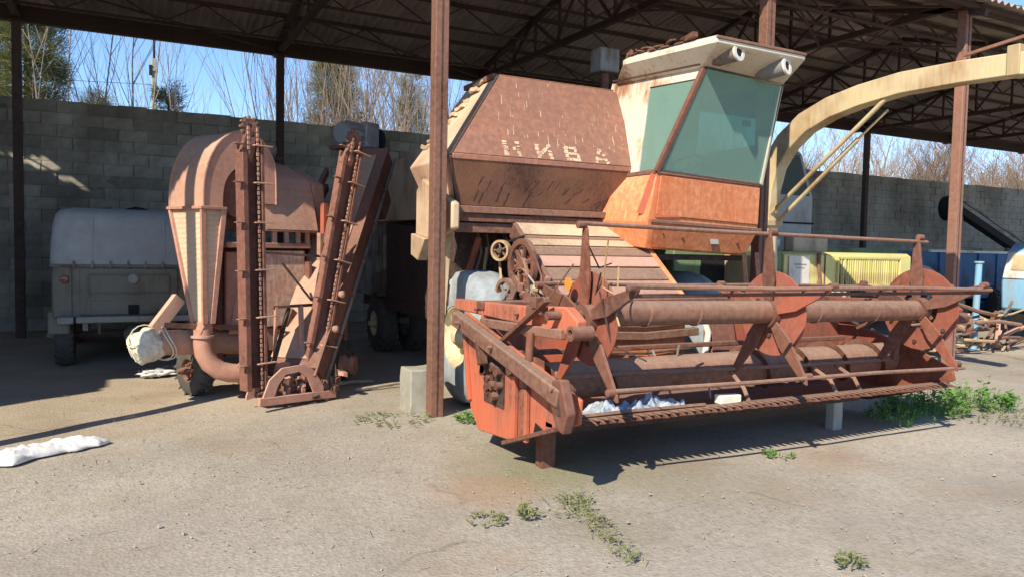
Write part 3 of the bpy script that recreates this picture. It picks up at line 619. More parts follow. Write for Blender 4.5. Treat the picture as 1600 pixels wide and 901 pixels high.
# roof with a deep peak over the windscreen
RF = [V(5.22, 5.79, 3.70), V(6.42, 5.77, 3.68), V(6.60, 7.25, 3.70), V(5.14, 7.25, 3.76)]
roof = MB().loft([[CT[0]+V(-.02, 0, 0), CT[1]+V(.02, 0, 0), CT[2]+V(.02, 0, 0), CT[3]+V(-.02, 0, 0)], [p+V(0, 0, -.05) for p in RF], [p+V(0, 0, .0) for p in RF], [RF[0].lerp(RF[2], .06)+V(0, 0, .05), RF[1].lerp(RF[3], .06)+V(0, 0, .05), RF[2].lerp(RF[0], .06)+V(0, 0, .06), RF[3].lerp(RF[1], .06)+V(0, 0, .06)]]).build('cab_roof', 'cab_white', cmb, .01)
m = MB(); m.bar(RF[0]+V(0, 0, .0), RF[1], .035, .03); m.build('peak_edge', 'rust_pale', roof, .005)
m = MB()
for k in range(11): lump(m, RF[0].lerp(RF[3], .28+.068*k)+V(.05, 0, .06+rnd(0, .02)), (.05, .13, .012+.04*(k in (0, 10))), k+20, .05, 2)
m.build('torn_roof_felt', 'rust', roof)
MB().bar(sidept(.0, 1.0)+V(-.05, 0, .03), sidept(1.0, 1.0)+V(-.05, 0, .03), .02, .02).build('drip_rail', 'rust_dark', roof)
for a, b in (((5.46, 6.13, 3.575), (5.53, 5.82, 3.60)), ((6.10, 6.13, 3.50), (6.20, 5.82, 3.545))):
    a, b = V(*a), V(*b); d = b-a; l = d.length
    lm = MB().lathe([(0, .001), (0, .05), (l*.25, .085), (l, .088), (l, .001)], a, d, 24).build('work_lamp', 'steel_grey', roof)
    MB().ring(b-d*.02, d, .052, .092, .022, 28).build('lamp_ring', 'white_paint', lm); MB().lathe([(0, .001), (0, .054), (.004, .05), (.006, .001)], b+d*.004, d, 18).build('lens', 'black', lm)
# inside the cab
it = MB(); it.bb(5.6, 6.1, 7.1, 7.5, 2.3, 2.5); it.bb(5.62, 6.08, 7.45, 7.58, 2.5, 3.1); it.build('seat', 'black', cmb, .04)
sw = MB().tube((5.85, 6.75, 2.0), (5.85, 6.9, 2.6), .03, n=8); sw.ring((5.85, 6.9, 2.6), (0, .35, .9), .17, .2, .025, 20); sw.build('steering_wheel', 'black', cmb)
MB().bb(6.18, 6.30, 6.44-.05, 6.46-.05, 3.0, 3.07).build('sticker', 'grey_panel', cmb)
# platform and ladder below the cab
MB().bb(5.0, 6.6, 6.7, 7.7, 1.50, 1.56).build('platform', 'rust_dark', cmb)
for x in (6.42, 6.62): MB().bar((x, 6.55, 1.6), (x, 6.45, .9), .035, .035).build('ladder_rail', 'rust_dark', cmb)

BODY = None
# --- front wheels
def wheel(parent, c, r, w, tyre_mat, rim_mat, lugs=22, rr=.46, ax=1, hub=.12, lugd=.03):
    c = Vector(c); n = 40
    prof = [(-.5, rr), (-.5, .62), (-.47, .86), (-.38, .96), (-.2, .985), (.2, .985), (.38, .96), (.47, .86), (.5, .62), (.5, rr)]
    ty = MB().lathe([(a*w, b*r) for a, b in prof]+[(-.5*w, rr*r)], c, (1, 0, 0), n).build('tyre', tyre_mat, parent, smooth=50)
    lg = MB()
    for k in range(lugs):
        for s_ in (-1, 1):
            a = 2*math.pi*(k+(.5 if s_ > 0 else 0))/lugs; b = a+.20
            p = [V(s_*w*.02, math.cos(b)*r*.985, math.sin(b)*r*.985), V(s_*w*.46, math.cos(a)*r*.92, math.sin(a)*r*.92)]
            d = V(0, math.cos((a+b)/2), math.sin((a+b)/2)); lg.bar(c+p[0], c+p[1], r*.06, lugd*2, d)
    if lugs: lg.build('tread', tyre_mat, ty)
    rm = MB().lathe([(-.44*w, rr*r*1.06), (-.48*w, rr*r*1.06), (-.48*w, rr*r*.96), (-.25*w, rr*r*.86), (-.2*w, rr*r*.5), (-.26*w, .001), (.2*w, .001), (.2*w, rr*r*.8), (.46*w, rr*r*1.04), (.44*w, rr*r*1.06)], c, (1, 0, 0), 32).build('rim', rim_mat, parent, smooth=50)
    h = MB().lathe([(0, .001), (0, hub*r*1.3), (-.10, hub*r*1.2), (-.16, hub*r*.6), (-.16, .001)], c+V(-.22*w, 0, 0), (1, 0, 0), 16)
    for k in range(8):
        a = k*math.pi/4; h.tube(c+V(-.22*w, math.cos(a)*r*.24, math.sin(a)*r*.24), c+V(-.22*w-.04, math.cos(a)*r*.24, math.sin(a)*r*.24), .018, n=6)
    h.build('hub', rim_mat, rm); return ty
def wheel_part(parent, c, r, w, *a, **k):
    e = MB().tube(Vector(c)-V(w*.2, 0, 0), Vector(c)+V(w*.2, 0, 0), r*.1, n=10).build('wheel', 'rust_dark', parent); wheel(e, c, r, w, *a, **k); return e
wheel_part(cmb, (3.29, 7.10, .685), .69, .50, 'rubber_dusty', 'rim_cream', lugs=0)
wheel_part(cmb, (5.95, 7.10, .685), .69, .50, 'rubber_dusty', 'rim_cream', lugs=0)
wheel_part(cmb, (3.6, 11.2, .42), .42, .28, 'rubber', 'rim_cream', 16)
wheel_part(cmb, (4.95, 11.2, .42), .42, .28, 'rubber', 'rim_cream', 16)

# --- grain header
X0, X1 = 2.56, 6.76
def endpoly(x, left):
    if left: return [(x, 5.76, 1.07), (x, 5.62, .30), (x, 5.46, .14), (x, 4.95, .18), (x, 4.30, .38), (x, 3.98, .50), (x, 3.97, .66), (x, 4.4, .76)]
    return [(x, 5.7, 1.0), (x, 5.62, .30), (x, 5.4, .12), (x, 5.1, .14), (x, 4.55, .32), (x, 4.22, .48), (x, 4.25, .58), (x, 4.6, .72), (x, 5.2, .86)]
endL = MB().prism(endpoly(X0, True), (.03, 0, 0)).build('end_panel', 'header_red', cmb, .008, label='orange red left end panel of the header')
endR = MB().prism(endpoly(X1, False), (.03, 0, 0)).build('end_panel', 'header_brown', cmb, .008, label='brown right end panel of the header')
m = MB()      # folded stiffeners, hatch and slot on the left panel
m.bar((X0-.02, 4.80, .80), (X0-.02, 4.80, .22), .03, .05, (0, 1, 0)); m.bar((X0-.015, 5.60, .36), (X0-.015, 5.74, 1.00), .03, .04, (0, 1, 0))
m.bar((X0-.02, 4.62, .62), (X0-.02, 4.62, .24), .03, .04, (0, 1, 0)); m.build('stiffener', 'header_red', endL, .004)
MB().bb(X0-.012, X0-.001, 4.66, 4.76, .26, .60).build('slot', 'header_brown', endL)
MB().bb(X0-.010, X0-.002, 5.00, 5.34, .40, .76).build('hatch', 'rust_dark', endL)
g = MB(); rs = random.Random(2)
for k in range(14):
    y, z = rs.uniform(5.03, 5.31), rs.uniform(.43, .73); r = rs.uniform(.02, .05); g.lathe([(-.05, .001), (-.05, r), (0, r), (0, .001)], (X0-.01, y, z), (1, 0, 0), 9)
for k in range(5): g.bar((X0-.03, rs.uniform(5.03, 5.3), rs.uniform(.42, .5)), (X0-.03, rs.uniform(5.03, 5.3), rs.uniform(.6, .75)), .015, .02, (1, 0, 0))
g.build('drive_gears', 'rust', endL, label='rusty gears in the end panel hatch')
MB().prism([(X0-.006, 4.56, .27), (X0-.006, 4.52, .40), (X0-.006, 4.40, .37), (X0-.006, 4.34, .38)], (.004, 0, 0)).build('cut_out', 'black', endL)
MB().bar((X0-.02, 4.95, .16), (X0-.02, 4.05, .48), .06, .03).build('skid_edge', 'rust', endL, .004)
# divider tube and diagonal beam on the left end
bm_ = MB(); bm_.bar((2.46, 5.70, 1.02), (2.42, 3.95, .68), .085, .115); db = bm_.build('divider_beam', 'rust_pale', cmb, .012)
MB().prism([(2.395, 4.04, .79), (2.395, 3.94, .80), (2.395, 3.85, .60), (2.395, 3.90, .47), (2.395, 3.98, .49), (2.395, 4.06, .64)], (.07, 0, 0)).build('divider_shoe', 'rust', db, .01)
MB().prism([(2.389, 3.99, .74), (2.389, 3.96, .73), (2.389, 3.92, .58), (2.389, 3.96, .58)], (.006, 0, 0)).build('slot', 'rust_dark', db)
for y in (5.2, 4.7): MB().bar((2.44, y, .98-.18*(5.7-y)), (2.44, y-.06, .72), .07, .05, (0, 1, 0)).build('bracket', 'rust', db, .005)
for q in ((2.39, 4.0, .74), (2.39, 4.9, .88), (2.39, 5.5, 1.0)): MB().tube(q, (q[0]-.03, q[1], q[2]), .016, n=6).build('bolt', 'rust_pale', db)
# reel arms
HY, HZ = 4.32, 1.13
for x, mt, y1 in ((2.66, 'header_red', 6.10), (6.62, 'header_brown', 5.75)):
    arm = MB(); arm.prism([(x-.05, y1, 1.06), (x-.05, y1, 1.15), (x-.05, 4.95, 1.18), (x-.05, 4.25, 1.22), (x-.05, 4.10, 1.14), (x-.05, 4.12, 1.04), (x-.05, 4.95, 1.05)], (.08, 0, 0))
    ao = arm.build('reel_arm', mt, cmb, .01)
    MB().bar((x-.06, 5.5, 1.00), (x-.06, 4.25, 1.04), .05, .07).build('arm_channel', 'rust_pale', ao, .008)
    MB().ring((x-.09, 4.12, 1.06), (1, 0, 0), .028, .05, .16, 18).build('arm_socket', 'rust', ao)
    MB().tube((x-.10, 4.66, .62), (x-.10, 4.62, 1.02), .03, n=10).build('lift_cylinder', 'rust', ao)
    MB().bar((x-.13, 5.05, .88), (x-.13, 4.35, 1.26), .05, .03).build('link_rod', 'rust', ao, .004)
    MB().tube((x-.15, 4.32, 1.16), (x+.18, 4.32, 1.16), .03, n=12).build('stub_shaft', 'rust', ao)
    c_ = MB()
    for k in range(6): lump(c_, (x-.10+rnd(-.05, .05), 4.55+rnd(-.12, .12), 1.20+rnd(-.03, .06)), (.06, .07, .06), k+40, .04, 1)
    c_.build('clamp', 'rust', ao)
    for q in ((x-.06, 4.9, 1.12), (x-.06, 4.7, 1.13), (x-.06, 5.6, 1.10)): MB().tube(q, (q[0]-.025, q[1], q[2]), .015, n=6).build('bolt', 'rust_pale', ao)
# reel
reel = MB().tube((2.95, HY, HZ+.035), (6.34, HY, HZ-.01), .088, n=28).build('reel_tube', 'rust_pale', cmb, label='thick rusty central tube of the reel')
AN = [90, 18, -54, -126, 162]; RR = .60
def bat_pos(k): a = R(AN[k]+2); return V(0, HY-RR*math.cos(a), HZ+.015+RR*math.sin(a))
for k in range(5):
    p = bat_pos(k); a = R(AN[k]+2)
    xa, xb = 2.78, 6.45
    bt = MB().path([V(xa, p.y, p.z+.03), V(xa+1.2, p.y+rnd(-.02, .02), p.z+.012+rnd(-.01, .01)), V(xa+2.5, p.y+rnd(-.02, .02), p.z+rnd(-.012, .012)), V(xb, p.y, p.z-.02)], .0155, 8).build('bat_tube', 'rust_pale', reel)
    if k == 1: MB().path([V(xa+.05, p.y+.03, p.z-.03), V(4.5, p.y+.035, p.z-.035), V(xb, p.y+.03, p.z-.045)], .013, 6).build('bat_rod', 'rust', bt)
    for x in (xa, 4.55, xb-.1):
        MB().lathe([(-.04, .001), (-.03, .026), (.03, .026), (.04, .001)], (x, p.y, p.z+.02), (1, 0, 0), 10).build('bat_clamp', 'rust', bt)
for x, disc, r_in in ((2.80, .32, 0), (4.50, .33, 0), (6.30, .36, 0)):
    right = x > 6
    d = MB().ring((x+.05, HY, HZ), (1, 0, 0), .05 if not right else .17, disc, .012, 40)
    sp = d.build('spider_disc', 'disc_red', reel, .002)
    for k in range(5):
        q = bat_pos(k); q.x = x; c0 = V(x, HY, HZ); dr = (q-c0).normalized(); sdv = V(1, 0, 0).cross(dr)
        pts = [c0+dr*.07+sdv*.03, c0+dr*.27+sdv*.062, c0+dr*.60+sdv*.025, c0+dr*.64, c0+dr*.60-sdv*.025, c0+dr*.27-sdv*.062, c0+dr*.07-sdv*.03]
        MB().prism(pts, (.022, 0, 0)).build('spider_arm', ('rust', 'rust', 'header_brown')[(k+int(x)) % 3], sp, .003)
    MB().ring((x-.02, HY, HZ), (1, 0, 0), .055, .105, .10, 24).build('spider_hub', 'rust', sp)
    for k in range(6 if right else 3):
        a = k*2*math.pi/(6 if right else 3)+.6; rr_ = .29 if right else .17
        MB().lathe([(0, .001), (0, .018), (-.015, .018), (-.015, .001)], (x+.048, HY+rr_*math.cos(a), HZ+rr_*math.sin(a)), (1, 0, 0), 8).build('bolt', 'rust_dark', sp)
MB().lathe([(0, .001), (0, .045), (.01, .045), (.01, .001)], (2.765, 4.46, 1.36), (-1, 0, 0), 18).build('reflector', 'lens_amber', reel)
# trough: back wall in separate sheets, floor pan, auger, cutter bar
YB_ = 5.50
bw = MB().bb(X0+.04, 3.62, YB_, YB_+.03, .34, 1.10).build('back_sheet', 'header_red', cmb, .005)
for a, b, mt, y, z1 in ((4.92, 5.22, 'header_brown', YB_-.02, 1.02), (5.23, 5.60, 'header_brown', YB_, .96), (5.61, 6.02, 'orange_red', YB_, .98), (6.03, X1, 'header_brown', YB_-.01, .92)):
    MB().bb(a, b, y, y+.03, .36, z1).build('back_sheet', mt, cmb, .005)
MB().bb(3.62, 4.92, YB_-.03, YB_+.06, 1.0, 1.10).build('header_top_rail', 'rust', cmb, .01)
MB().bb(X0+.03, X1, YB_-.02, YB_+.10, 1.10, 1.17).build('header_top_rail', 'rust', cmb, .01)
# throat into the feeder house with slats
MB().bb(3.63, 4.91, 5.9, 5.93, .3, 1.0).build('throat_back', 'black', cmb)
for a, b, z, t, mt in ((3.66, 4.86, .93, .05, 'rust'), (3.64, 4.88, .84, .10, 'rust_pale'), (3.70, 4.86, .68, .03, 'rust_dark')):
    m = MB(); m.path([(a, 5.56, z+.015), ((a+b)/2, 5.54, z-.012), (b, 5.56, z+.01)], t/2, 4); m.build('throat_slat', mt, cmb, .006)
for a, b, z, mt in ((3.72, 4.28, .565, 'cream'), (4.25, 4.8, .535, 'white_paint'), (3.74, 4.6, .49, 'pink_light')):
    MB().bar((a, 5.42, z), (b, 5.44, z-.01), .10, .035).build('throat_board', mt, cmb, .005)
MB().path([(4.86, 5.44, .98), (4.90, 5.42, .85), (4.88, 5.42, .72), (4.84, 5.40, .58)], .03, 8).build('throat_edge', 'white_paint', cmb)
# sloping red deflectors on both sides of the throat
plate(MB(), [V(3.30, 5.30, .46), V(3.62, 5.36, .46), V(3.60, 5.44, 1.02), V(3.40, 5.42, 1.06)], .012).build('deflector', 'orange_red', cmb, .003)
plate(MB(), [V(4.95, 5.28, .46), V(6.35, 5.26, .40), V(6.35, 5.46, .62), V(4.95, 5.46, .70)], .012).build('deflector', 'header_brown', cmb, .003)
plate(MB(), [V(4.93, 5.38, .60), V(5.24, 5.38, .58), V(5.22, 5.46, 1.00), V(4.96, 5.46, 1.02)], .012).build('deflector', 'rust', cmb, .003)
AY = 4.92
# floor
fl_ = MB().prism([(X0+.03, 4.32, .415), (X0+.03, 4.50, .41), (X0+.03, 4.75, .34), (X0+.03, 5.0, .30), (X0+.03, 5.5, .36), (X0+.03, 5.5, .34), (X0+.03, 5.0, .28), (X0+.03, 4.75, .32), (X0+.03, 4.50, .39), (X0+.03, 4.32, .395)], (X1-X0-.03, 0, 0)).build('floor_pan', 'rust', cmb)
aug = MB().tube((X0+.03, AY, .60), (X1, AY, .60), .145, n=28).build('auger', 'rust_pale', cmb, label='auger tube with worn spiral flights')
def flight(xa, xb, hand):
    mb = MB(); n = int(abs(xb-xa)/.5*28); pr = []
    for i in range(n+1):
        a = hand*2*math.pi*i/28; x = xa+(xb-xa)*i/n; d = V(0, math.cos(a), math.sin(a)); c = V(x, AY, .60)
        pr += [c+d*.14, c+d*.195, c+d*.195+V(.006, 0, 0), c+d*.14+V(.006, 0, 0)]
    f = []
    for i in range(n):
        for k in range(4): f.append((i*4+k, i*4+(k+1) % 4, i*4+4+(k+1) % 4, i*4+4+k))
    return mb.add(pr, f)
flight(X0+.06, 3.7, 1).build('flight', 'rust', aug, smooth=30); flight(X1-.03, 4.8, -1).build('flight', 'rust', aug, smooth=30)
for k in range(8):
    a = k*.9; MB().tube((3.85+k*.12, AY+.14*math.cos(a), .60+.14*math.sin(a)), (3.85+k*.12, AY+.24*math.cos(a), .60+.24*math.sin(a)), .01, n=6).build('finger', 'steel_grey', aug)
# long trough beams behind the lowest bat
MB().bar((2.62, 5.10, .80), (6.40, 5.14, .78), .05, .04).build('trough_beam', 'rust', cmb, .006)
for x, xx in ((4.42, 4.36), (5.42, 5.30), (5.72, 5.60)):
    MB().path([(x, 4.40, .43), (x+.02, 4.48, .52), (xx+.1, 4.62, .60), (xx+.12, 4.7, .64)], .018, 6).build('crop_lifter', 'rust_pale', cmb)
# cutter bar with guards
cbz = .43
cut = MB().prism([(X0, 4.39, cbz+.012), (X0, 4.30, cbz+.010), (X0, 4.29, cbz-.022), (X0, 4.39, cbz-.03)], (X1-X0+.06, 0, 0)).build('cutter_bar', 'rust', cmb, .004)
gm = MB(); gm.add([(-.017, 0, .016), (.017, 0, .016), (.012, -.06, .014), (-.012, -.06, .014), (0, -.115, .002), (-.017, 0, -.018), (.017, 0, -.018), (.012, -.06, -.012), (-.012, -.06, -.012)],
   [(0, 1, 2, 3), (3, 2, 4), (5, 8, 7, 6), (8, 4, 7), (0, 3, 8, 5), (3, 4, 8), (1, 6, 7, 2), (2, 7, 4), (0, 5, 6, 1)])
gme = gm.mesh('knife_guard', 'rust', smooth=30)
for k in range(55): inst('knife_guard', gme, cut, (X0+.06+k*.0765, 4.305, cbz-.004), (rnd(-.05, .05), 0, rnd(-.06, .06)))
kn = MB()
for k in range(54):
    x = X0+.06+k*.0765+.038; kn.prism([(x-.036, 4.31, cbz+.016), (x+.036, 4.31, cbz+.016), (x+.008, 4.24, cbz+.012), (x-.008, 4.24, cbz+.012)], (0, 0, .004))
kn.build('knife', 'rust_pale', cut, smooth=0)
MB().path([(X0+.05, 4.325, cbz+.03), (3.2, 4.33, cbz+.035), (3.9, 4.325, cbz+.03)], .016, 5).build('knife_bar', 'rust_pale', cut)
# props that carry the header
for x, mt, y in ((2.80, 'rust', 4.79), (5.92, 'grey_panel', 4.82)):
    MB().bb(x-.06, x+.06, y-.05, y+.05, -.03, .30).build('prop', mt, cmb, .01)
MB().bb(2.70, 6.1, 4.70, 4.82, .255, .30).build('under_beam', 'rust_dark', cmb)
# header linkage and wheel parts near the feeder
for a, b, w, mt in (((3.3, 5.55, 1.1), (3.52, 6.5, .8), .10, 'rust_dark'), ((4.7, 5.55, 1.1), (4.78, 6.8, .8), .10, 'rust_dark'), ((2.9, 5.6, 1.16), (3.34, 6.35, 1.20), .05, 'rust')):
    MB().bar(a, b, w, w).build('link_arm', mt, cmb, .008)
for k in range(10):
    MB().lathe([(0, .001), (0, .04), (.05, .03), (.05, .001)], (3.25+rnd(-.12, .12), 5.8+rnd(-.2, .2), 1.12+rnd(0, .22)), (rnd(-1, 1), -1, rnd(-.5, .5)), 8).build('coupling', ('rust_pale', 'spout_cream', 'rust')[k % 3], cmb)
# wires and twine hanging on the reel and feeder
rs = random.Random(31)
for k in range(7):
    a = V(2.75+rs.uniform(0, .25), 4.3+rs.uniform(-.3, .3), 1.2+rs.uniform(-.1, .5)); b = a+V(rs.uniform(-.3, .6), rs.uniform(-.2, .5), rs.uniform(-.5, -.1)); m_ = (a+b)/2+V(rs.uniform(-.1, .1), rs.uniform(-.1, .1), -.12)
    MB().path([a, a.lerp(m_, .6), m_, m_.lerp(b, .6), b], .006, 5).build('loose_wire', ('rust_dark', 'rust', 'spout_cream')[k % 3], cmb)
for k in range(12):      # bolts and lugs along the header top rail and the reel tube
    MB().tube((2.7+k*.33, YB_-.02, 1.135), (2.7+k*.33, YB_-.05, 1.135), .014, n=6).build('bolt', 'rust_pale', cmb)
for x in (3.3, 3.75, 5.0, 5.7): MB().ring((x, HY, HZ+.03-.013*(x-2.95)), (1, 0, 0), .086, .093, .018, 28).build('weld_band', 'rust_pale', reel)
for k in range(9): MB().path([(3.38+rs.uniform(-.06, .1), 6.2+rs.uniform(-.2, .4), 1.6-rs.uniform(0, .2)), (3.36+rs.uniform(-.06, .1), 6.2+rs.uniform(-.2, .3), 1.35), (3.34+rs.uniform(-.06, .1), 6.0+rs.uniform(-.2, .3), 1.1)], rs.uniform(.008, .02), 6).build('rod', ('rust', 'rust_pale', 'steel_grey')[k % 3], cmb)
# silver rag, film and foam lying in the trough
def sheet_cloth(name, mat, x0, x1, y0, y1, z, amp, seed, nx=34, ny=14):
    mb = MB(); pts = []
    for j in range(ny+1):
        for i in range(nx+1):
            u, v = i/nx, j/ny; x, y = x0+(x1-x0)*u, y0+(y1-y0)*v
            e_ = min(1, 5*min(u, 1-u, v*1.3, (1-v)*1.3))
            h = .30+noise.noise(V(x*5, y*8, seed))*.7+abs(noise.noise(V(x*13, y*19, seed+3)))*.7+.25*noise.noise(V(x*30, y*34, seed+5))
            pts.append(V(x+.05*noise.noise(V(x*5, y*5, seed+7)), y+.05*noise.noise(V(x*4, y*6, seed+9))*(.3+e_), z(y)+amp*h*e_+.004))
    m_ = nx+1; mb.add(pts, [(j*m_+i, j*m_+i+1, (j+1)*m_+i+1, (j+1)*m_+i) for j in range(ny) for i in range(nx)])
    ob = mb.build(name, mat, None, recalc=False, smooth=75); sd_ = ob.modifiers.new('thick', 'SOLIDIFY'); sd_.thickness = .003; return ob
zf = lambda y: .415 if y < 4.5 else .415-(y-4.5)*.28
pf = sheet_cloth('plastic_film', 'film', 2.85, 3.90, 4.34, 4.66, zf, .13, 2, 70, 28)
tag(pf, 'crumpled bluish white plastic film lying behind the cutter bar', 'plastic film')
fo = lump(MB(), (4.18, 4.38, .475), (.21, .08, .065), 9, .012, 3).build('foam_block', 'foam', None, .01)
tag(fo, 'small cream foam block lying on the cutter bar', 'foam block')

# ------------------------------------------------------------------ grain cleaner (turned 25 degrees, parts in its own frame)
cl = thing('grain_cleaner', 'faded pink grain cleaning machine with two upright scraper arms and curved duct', 'grain cleaner', (1.4, 8.2, 0), R(25))
# curved duct: outer skin + flat sides
outer = [(-.73, 1.93), (-.725, 2.15), (-.68, 2.36), (-.58, 2.55), (-.44, 2.67), (-.27, 2.71), (-.11, 2.66), (.02, 2.52), (.08, 2.34), (.09, 2.0)]
def curve(p, k=4):
    o = []
    for i in range(len(p)-1):
        a, b, c, d = (V(*p[max(0, min(len(p)-1, i+j))]) for j in (-1, 0, 1, 2))
        for s_ in range(k): t = s_/k; o.append(tuple(.5*((2*b)+(c-a)*t+(2*a-5*b+4*c-d)*t*t+(3*b-a-3*c+d)*t**3)))
    return o+[p[-1]]
outer = curve(outer)
inner = [(-.06, 2.0), (-.07, 2.17), (-.13, 2.30), (-.24, 2.355), (-.36, 2.34), (-.46, 2.25), (-.51, 2.12), (-.52, 1.93)]
inner = curve(inner)
ring = outer+inner
duct = MB().prism([(x, .02, z) for x, z in ring], (0, .60, 0)).build('duct', 'pink_light', cl, .006, smooth=28)
MB().prism([(x, 0, z) for x, z in ring], (0, .016, 0)).build('duct_side', 'pink', duct, .004)
e = MB()
for yy in (.0, .62): e.path([(x*1.0, yy, z) for x, z in outer], .012, 6)
e.build('duct_seam', 'pink_light', duct)
MB().bb(-.76, -.48, -.012, .64, 1.915, 1.945).build('flange', 'pink', duct, .004)
# fan drum within the arch
MB().lathe([(0, .001), (0, .24), (.55, .24), (.55, .001)], (-.28, .06, 2.08), (0, 1, 0), 28).build('fan_drum', 'cleaner_brown', duct)
# pleated taper
tp = []
for i in range(45):
    t = i/44; k = 1.0 if i % 2 else .965
    x0, x1 = -.72+.03*t, -.51-.11*t; y0, y1 = .02+.02*t, .60-.36*t; z = 1.915-1.10*t; cx, cy = (x0+x1)/2, (y0+y1)/2; hx, hy = (x1-x0)/2*k, (y1-y0)/2*k
    tp.append([V(cx-hx, cy-hy, z), V(cx+hx, cy-hy, z), V(cx+hx, cy+hy, z), V(cx-hx, cy+hy, z)])
tpo = MB().loft(tp).build('pleated_sleeve', 'sleeve', cl, smooth=0)
for (xa, ya, xb, yb) in ((-.725, .015, -.695, .035), (-.505, .015, -.615, .035), (-.725, .605, -.695, .245)):
    MB().bar((xa, ya, 1.915), (xb, yb, .80), .055, .03, (0, -1, 0)).build('sleeve_strip', 'pink', tpo, .004)
MB().loft([[V(-.695, .03, .82), V(-.61, .03, .82), V(-.61, .25, .82), V(-.695, .25, .82)], [V(-.74, .05, .70), V(-.60, .05, .70), V(-.60, .22, .70), V(-.74, .22, .70)]]).build('sleeve_foot', 'pink', tpo, .01)
pp = MB().path([(-.67, .12, .74), (-.67, .12, .60), (-.66, .11, .50), (-.61, .09, .40), (-.53, .06, .325), (-.43, .02, .29), (-.30, -.02, .275), (-.10, -.08, .27)], [.085, .09, .092, .095, .095, .095, .092, .09], 18).build('elbow_pipe', 'pink', cl)
for c, ax in (((-.67, .12, .66), (0, 0, 1)), ((-.34, -.01, .28), (.95, -.15, -.1))): MB().ring(c, ax, .088, .112, .022, 20).build('pipe_flange', 'pink_light', pp)
# lower cross pipe
cp = MB().tube((-1.02, .34, .62), (.20, .34, .52), .125, n=22).build('cross_pipe', 'pink_light', cl)
MB().bar((-.78, .36, 1.04), (-1.04, .34, .74), .13, .07, (0, -1, 0)).build('cross_brace', 'pink_light', cl, .006)
MB().bar((-1.02, .18, .80), (.0, .12, .70), .03, .05).build('cross_rail', 'rust_pale', cl, .004)
# body
bd = MB().bb(-.40, .95, .32, .80, .62, 1.58).build('cleaner_body', 'cleaner_brown', cl, .01)
MB().bb(-.02, .50, .06, .10, .72, 1.52).build('front_sheet', 'cleaner_red', bd, .006)
MB().bb(.50, .54, -.02, .32, .78, 1.40).build('divider_plate', 'cleaner_brown', bd, .004)
MB().bb(-.10, .60, .10, .14, .46, .70).build('front_sheet', 'pink_light', bd, .006)
MB().bb(-.36, -.06, .20, .24, .74, 1.50).build('front_sheet', 'pink', bd, .006)
MB().bb(-.02, .0, .10, .34, .72, 1.52).build('front_sheet', 'cleaner_red', bd, .004)
MB().bb(-.46, .55, .02, .34, 1.545, 1.60).build('ledge', 'pink', bd, .006)
plate(MB(), [V(-.34, .20, .66), V(-.10, .12, .66), V(-.06, .14, 1.50), V(-.14, .2, 1.50)], .012).build('side_chute', 'pink', bd)
# frame
for x, y in ((-.38, .30), (.56, .24), (.98, .5), (.1, 1.2), (.98, 1.2)): MB().bb(x-.03, x+.03, y-.03, y+.03, .22, 1.62).build('frame_post', 'cleaner_brown', cl, .004)
for y in (.36, 1.1): MB().bb(-.3, 1.1, y-.04, y+.04, .40, .48).build('chassis_bar', 'cleaner_brown', cl, .004)
MB().bb(.62, 1.16, .34, .9, .62, .70).build('chassis_bar', 'rust', cl)
# hood
hd = MB().prism([(-.08, .0, 1.72), (-.08, .06, 2.0), (-.08, .15, 2.27), (-.08, .24, 2.34), (-.08, .55, 2.47), (-.08, .75, 2.53), (-.08, .95, 2.5), (-.08, .95, 1.72)], (.72, 0, 0)).build('hood', 'pink', cl, .012)
plate(MB(), [V(-.06, -.012, 1.74), V(.62, -.012, 1.74), V(.62, .10, 2.16), V(-.06, .10, 2.16)], .008).build('hood_plate', 'pink_light', hd, .003)
for x in (-.05, .10, .25, .40, .52): MB().bb(x-.025, x+.025, .03, .06, 1.60, 1.72).build('hood_leg', 'pink_light', hd, .003)
MB().prism([(.645, .05, 1.76), (.645, .12, 2.27), (.645, .5, 2.45), (.645, .8, 2.3), (.645, .65, 1.9), (.645, .4, 1.62)], (.16, 0, 0)).build('hood_cheek', 'pink', hd, .02)
for z0, z1 in ((1.7, 2.05), (1.95, 2.3), (2.1, 2.5)): MB().bar((.72, .2, z0), (1.35, .75, z1), .05, .09).build('brace', 'cleaner_brown', cl, .004)
MB().bb(.66, .73, -.06, .0, 1.50, 2.05).build('upright', 'orange_red', cl, .004); MB().bb(.60, .68, -.08, -.02, 1.42, 1.72).build('upright', 'pink_light', cl, .004)
# small motor on the hood
mo = MB().lathe([(0, .001), (0, .10), (.06, .10), (.06, .05), (.10, .05), (.10, .09), (.34, .09), (.36, .05), (.36, .001)], (.22, .75, 2.66), (1, 0, .0), 20).build('motor', 'steel_grey', cl)
MB().lathe([(0, .001), (0, .11), (.04, .11), (.04, .001)], (.16, .75, 2.66), (1, 0, 0), 20).build('motor_pulley', 'green', mo)
MB().bb(.3, .62, .62, .86, 2.54, 2.58).build('motor_base', 'rust_dark', mo)
